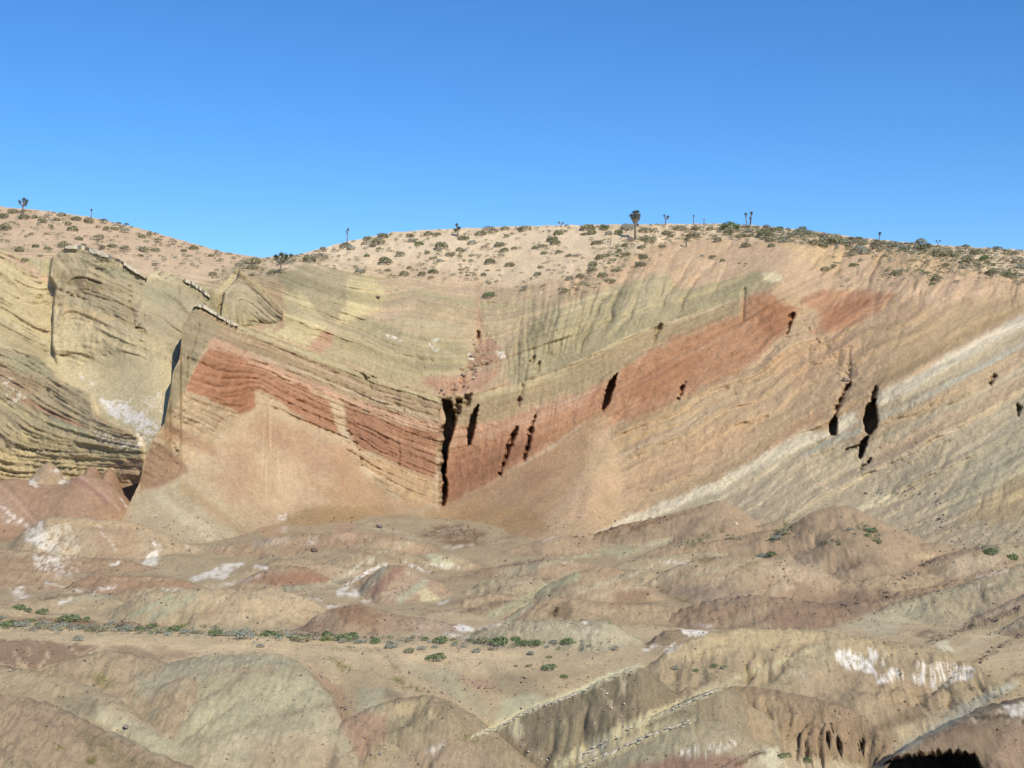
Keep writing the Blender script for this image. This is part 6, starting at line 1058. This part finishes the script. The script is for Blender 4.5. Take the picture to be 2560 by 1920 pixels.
joshua(1664, 562, 27, 'twin headed joshua tree right of the tallest one', [(-.12, .92, .15), (.2, .8, .2)], seed=7)
joshua(1734, 560, 24, 'slender joshua tree with a small head', [(0, .92, .13)], seed=8, thick=.8)
joshua(1760, 566, 22, 'pale slender stump of a joshua tree beside the slender one', [(0, .9, .12)], seed=9, dead=True, thick=.9)
joshua(1872, 561, 33, 'joshua tree with separate round headed trunks', [(-.22, .82, .17), (.2, .9, .17), (.12, .55, .12)], trunks=3, seed=10, thick=.8)
joshua(2198, 599, 25, 'single round headed joshua tree toward the right', [(.05, .82, .22)], seed=11, thick=.8)
joshua(2345, 612, 14, 'tiny forked joshua tree near the right edge', [(-.3, .85, .2), (.35, .85, .2)], seed=12)
joshua(1403, 566, 15, 'low leaning joshua tree on the plateau left of the tallest', [(-.4, .8, .22), (.3, .7, .22)], seed=13, dead=True)
joshua(1716, 612, 26, 'dark leaning joshua tree below the skyline', [(.1, .9, .2), (-.05, .6, .15)], seed=14)
joshua(1527, 606, 26, 'bare pale flower stalk on the plateau slope', [(0, .92, .1)], seed=15, dead=True, thick=.5)

# ---- boulders
def stone_mesh(seed, mat):
    import bmesh
    bm = bmesh.new(); bmesh.ops.create_icosphere(bm, subdivisions=2, radius=1.0); r = np.random.default_rng(seed)
    cuts = r.normal(size=(9, 3)); cuts /= np.linalg.norm(cuts, axis=1)[:, None]; dd = r.uniform(.55, .85, 9)
    for v in bm.verts:
        p = np.array(v.co)
        for c, d in zip(cuts, dd):
            t = p@c
            if t > d: p = p-c*(t-d)
        p += r.normal(size=3)*.02; v.co = (p[0]*1.05, p[1]*.95, p[2]*.8)
    me = bpy.data.meshes.new('boulder'); bm.to_mesh(me); bm.free(); me.materials.append(mat); return me
STONES = {k: [stone_mesh(70+i+j*10, m) for i in range(5)] for j, (k, m) in enumerate((('r', M_STONE_R), ('g', M_STONE_G), ('d', M_STONE_D), ('c', M_CAP)))}
def boulder(px, py, w, kind, label, group, i):
    g = ground_at(px, py)
    if g is None: return
    x, y, z = g; rad = w/FPX*y*.5; o = add_obj('boulder', STONES[kind][i % 5]); o.location = (x, y, z+rad*.25)
    o.scale = (rad*random.uniform(.9, 1.25), rad*random.uniform(.8, 1.1), rad*random.uniform(.7, 1.0)); o.rotation_euler = (random.uniform(-.4, .4), random.uniform(-.4, .4), random.uniform(0, 6.28)); tag(o, label, 'boulder', group)
bi = 0
def strew(pl, n, wmin, wmax, kind, label, group, spread=6):
    global bi
    p = np.asarray(pl, float); d = np.concatenate([[0], np.cumsum(np.hypot(*np.diff(p, axis=0).T))])
    for _ in range(n):
        t = random.uniform(0, d[-1]); px = np.interp(t, d, p[:, 0])+random.gauss(0, spread); py = np.interp(t, d, p[:, 1])+random.gauss(0, spread*.7)
        boulder(px, py, wmin+(wmax-wmin)*random.random()**2.5, random.choice(kind), label, group, bi); bi += 1
for (cx, cy, w, nm) in ((1650,270,40,'largest reddish boulder in the rubble gully above the cleft'), (1470,300,36,'reddish boulder at the lip above the narrow cleft'), (1700,30,38,'reddish boulder at the top of the rubble gully'), (1640,180,34,'middle reddish boulder in the rubble gully')):
    boulder(640+cx/3.16, 880+cy/3.16, w/3.16, 'r', nm, None, bi); bi += 1
strew([(1200,850),(1212,890),(1190,930),(1150,960),(1115,985)], 60, 3.5, 9, 'rrrc', 'small reddish boulder in the rubble gully above the cleft', 'rubble gully boulders', 16)
boulder(2116, 950, 17, 'r', 'orange boulder wedged above the black hollows', None, 1); boulder(1840, 1312, 15, 'c', 'pale orange boulder on the pinkish slope', None, 2); boulder(786, 1378, 20, 'd', 'dark blocky boulder on the low tan rise', None, 3); boulder(948, 1318, 17, 'g', 'grey boulder on the olive brown mound', None, 4)
boulder(946, 744, 12, 'd', 'round brown boulder beside the yellow outcrop', None, 0); boulder(155, 1822, 14, 'd', 'dark boulder on the pebbly hill at bottom left', None, 1); boulder(316, 1818, 16, 'g', 'grey boulder on the grey green slope at left', None, 2); boulder(212, 1655, 15, 'd', 'flat dark boulder on the rounded tan hump', None, 3)
strew([(1440,1345),(1530,1322),(1680,1292)], 30, 4, 9, 'dr', 'small dark boulder in the rubble below the white ash band', 'ash band rubble boulders', 7)
strew([(2205,1478),(2270,1432),(2330,1402)], 22, 5, 12, 'dg', 'dark boulder in the ditch above the pale green ridge', 'ditch boulders', 7)
strew([(2090,1520),(2180,1500),(2230,1482)], 18, 5, 11, 'd', 'dark boulder in the brown rubble slope at right', 'brown slope boulders', 9)
strew([(2140,1245),(2260,1225),(2380,1262),(2350,1310)], 24, 4, 10, 'dg', 'small dark boulder below the grey beds at right', 'grey bed boulders', 9)
strew([(1060,1330),(1140,1322),(1210,1340)], 22, 4, 10, 'dr', 'small boulder on the dark rubble mound', 'rubble mound boulders', 8)
strew([(840,1745),(890,1790),(930,1880),(905,1905)], 40, 4, 11, 'rg', 'small reddish boulder in the foreground gully beside the grey slab', 'slab gully boulders', 14)
for (cx, cy, w) in ((1215,445,30),(1355,515,26),(1480,610,40),(1365,595,26),(1550,720,26),(1660,400,30),(2130,485,34),(1110,675,20),(1765,565,30),(1650,580,22),(1275,575,22),(1725,625,18),(520,480,26),(630,455,20),(700,650,22)):
    boulder(640+cx/3.16, 1540+cy/3.16, w/3.16, 'g' if w < 28 else 'r', 'scattered boulder on the centre foreground slope', 'centre slope boulders', bi); bi += 1
strew([(1150,1695),(1190,1710),(1240,1722)], 22, 3.5, 8, 'r', 'small boulder in the stony patch of the centre slope', 'stony patch boulders', 9)
strew([(1500,1715),(1530,1770),(1555,1815)], 22, 4, 9, 'cr', 'pale boulder fallen down the dark eroded bank', 'dark bank boulders', 7)
strew([(1295,1850),(1330,1885),(1395,1910)], 22, 4, 9, 'cg', 'pale boulder at the foot of the dark eroded bank', 'bank foot boulders', 6)
strew([(2330,1600),(2430,1568),(2560,1515)], 24, 5, 11, 'd', 'dark boulder in the first streaked slope at right', 'first streak boulders', 6)
strew([(2440,1655),(2500,1617),(2560,1585)], 18, 5, 11, 'd', 'dark boulder in the second streaked slope at right', 'second streak boulders', 6)
strew([(2080,1775),(2150,1785),(2260,1780)], 16, 4, 9, 'gr', 'small boulder on the gullied brown bank', 'gullied bank boulders', 8)
# gravel: thousands of stones nobody could count
def gravel(n):
    V = []; F = []; MI = []; r = np.random.default_rng(77); k = 0
    oc = np.array([(1, 0, 0), (0, 1, 0), (-1, 0, 0), (0, -1, 0), (0, 0, 1), (0, 0, -.4)], float); fc = np.array([(0, 1, 4), (1, 2, 4), (2, 3, 4), (3, 0, 4), (1, 0, 5), (2, 1, 5), (3, 2, 5), (0, 3, 5)])
    while n > 0:
        px = r.uniform(-40, 2600); py = r.uniform(1290, 1915); dn = fbm(np.array([px/120]), np.array([py/70]), 2, 555)[0]
        if r.random() > .35+1.2*max(0, dn): continue
        g = ground_at(px, py); n -= 1
        if g is None: continue
        w = r.uniform(1.6, 4.4)*(1 if r.random() < .9 else 1.8); rad = w/FPX*g[1]*.5; m = oc*rad*r.uniform(.6, 1.3, (6, 1)); a = r.uniform(0, 6.28); c, s_ = math.cos(a), math.sin(a)
        m = np.stack([m[:, 0]*c-m[:, 1]*s_, m[:, 0]*s_+m[:, 1]*c, m[:, 2]*.8], 1)+np.array(g); V.append(m); F.append(fc+k); k += 6; MI.append(np.full(8, r.choice(4, p=[.3, .3, .28, .12])))
    me = make_mesh('gravel', np.concatenate(V), np.concatenate(F), None, smooth=False)
    for m in (M_STONE_R, M_STONE_G, M_STONE_D, M_CAP): me.materials.append(m)
    me.polygons.foreach_set('material_index', np.concatenate(MI).astype(np.int32)); tag(add_obj('gravel', me), 'loose gravel strewn over the badland hills', 'gravel', kind='stuff')
gravel(14000)

# ---- caprock: hard pale beds broken into blocks, parts of the cliff or hill they cap
def caprock(parent, pl, thick, depth, mat, up=.0, seg=(18, 46), seed=0, out=.5, gap=1.2):
    r = random.Random(seed); p = np.asarray(pl, float); d = np.concatenate([[0], np.cumsum(np.hypot(*np.diff(p, axis=0).T))]); t = 0.0; NS = 15
    while t < d[-1]-4:
        L = min(r.uniform(*seg), d[-1]-t); ts = np.linspace(t, t+L-gap, NS); V = []; tk = thick*r.uniform(.75, 1.2); off = r.uniform(-.25, .25)
        ok = True
        for j, q in enumerate(ts):
            px = np.interp(q, d, p[:, 0]); py = np.interp(q, d, p[:, 1])+r.uniform(-.6, .6); g = ground_at(px, py+3)
            if g is None: ok = False; break
            D0 = g[1]-out+off; s_ = D0/FPX; th = tk*(.35+.65*math.sin(math.pi*(j+.6)/(NS+.2))**.5)*r.uniform(.8, 1.15)
            for (dz, dy) in ((up, 0), (up-th*.85, -.12), (up-th, depth*.5), (up+th*.12, depth), (up+th*.18, depth*.4)):
                X, Y, Z = P(px, py, D0); V.append((X*(D0+dy)/D0, Y+dy, Z+dz*s_))
        t += L
        if not ok: continue
        F = [(i*5+a, i*5+(a+1) % 5, (i+1)*5+(a+1) % 5, (i+1)*5+a) for i in range(NS-1) for a in range(5)]
        me = bpy.data.meshes.new('caprock_block'); me.from_pydata([tuple(map(float, v)) for v in V], [], F+[(0, 1, 2, 3, 4), tuple(range(NS*5-1, NS*5-6, -1))]); me.materials.append(mat); me.update()
        add_obj('caprock_block', me, parent)
caprock(LEFT, [(163,618),(200,616),(240,628),(300,652),(345,680),(368,696)], 11, 2.2, M_CAP, 3, (130, 230), 1, .5, .5)
caprock(LEFT, [(459,699),(485,707),(510,728),(525,742)], 9, 1.6, M_CAP, 2, (90, 100), 2, .5, .5)
caprock(FIN, [(486,765),(508,765),(535,782),(556,797),(596,815)], 10, 1.8, M_CAP, 4, (60, 140), 3, .5, .5)
HB = {h['label']: h for h in HILL_OBJ}
def broken_bed(parent, pl, n, wmin, wmax, seed, spread=2.2):
    """outcropping blocks of a hard bed, half buried in the crest"""
    r = random.Random(seed); p = np.asarray(pl, float); d = np.concatenate([[0], np.cumsum(np.hypot(*np.diff(p, axis=0).T))]); an = 0.0
    for i in range(n):
        t = d[-1]*(i+r.uniform(-.4, .4))/n; t = min(max(t, 0), d[-1]); px = np.interp(t, d, p[:, 0])+r.gauss(0, 1.5); py = np.interp(t, d, p[:, 1])+abs(r.gauss(0, spread))+1; g = ground_at(px, py)
        if g is None: continue
        w = r.uniform(wmin, wmax); rad = w/FPX*g[1]*.5; o = add_obj('caprock_block', STONES['c'][i % 5], parent); o.location = (g[0], g[1], g[2]-rad*.12)
        o.scale = (rad*r.uniform(1.0, 1.9), rad*r.uniform(.8, 1.2), rad*r.uniform(.35, .6)); o.rotation_euler = (r.uniform(-.15, .15), -.42+r.uniform(-.2, .2), r.uniform(-.3, .3))
broken_bed(HB['dark eroded bank under a pale caprock line'], [(1194,1836),(1260,1809),(1300,1783),(1355,1761),(1450,1727),(1500,1701),(1599,1666)], 70, 5, 12, 4)
broken_bed(HB['long diagonal ridge with a pale caprock line'], [(1400,1914),(1497,1858),(1608,1800),(1735,1747),(1798,1718)], 70, 5, 13, 5, 3)
broken_bed(HB['front diagonal slab ridge with undercut edge'], [(1455,1911),(1561,1862),(1640,1828),(1700,1807),(1736,1795)], 54, 6, 15, 6, 4)
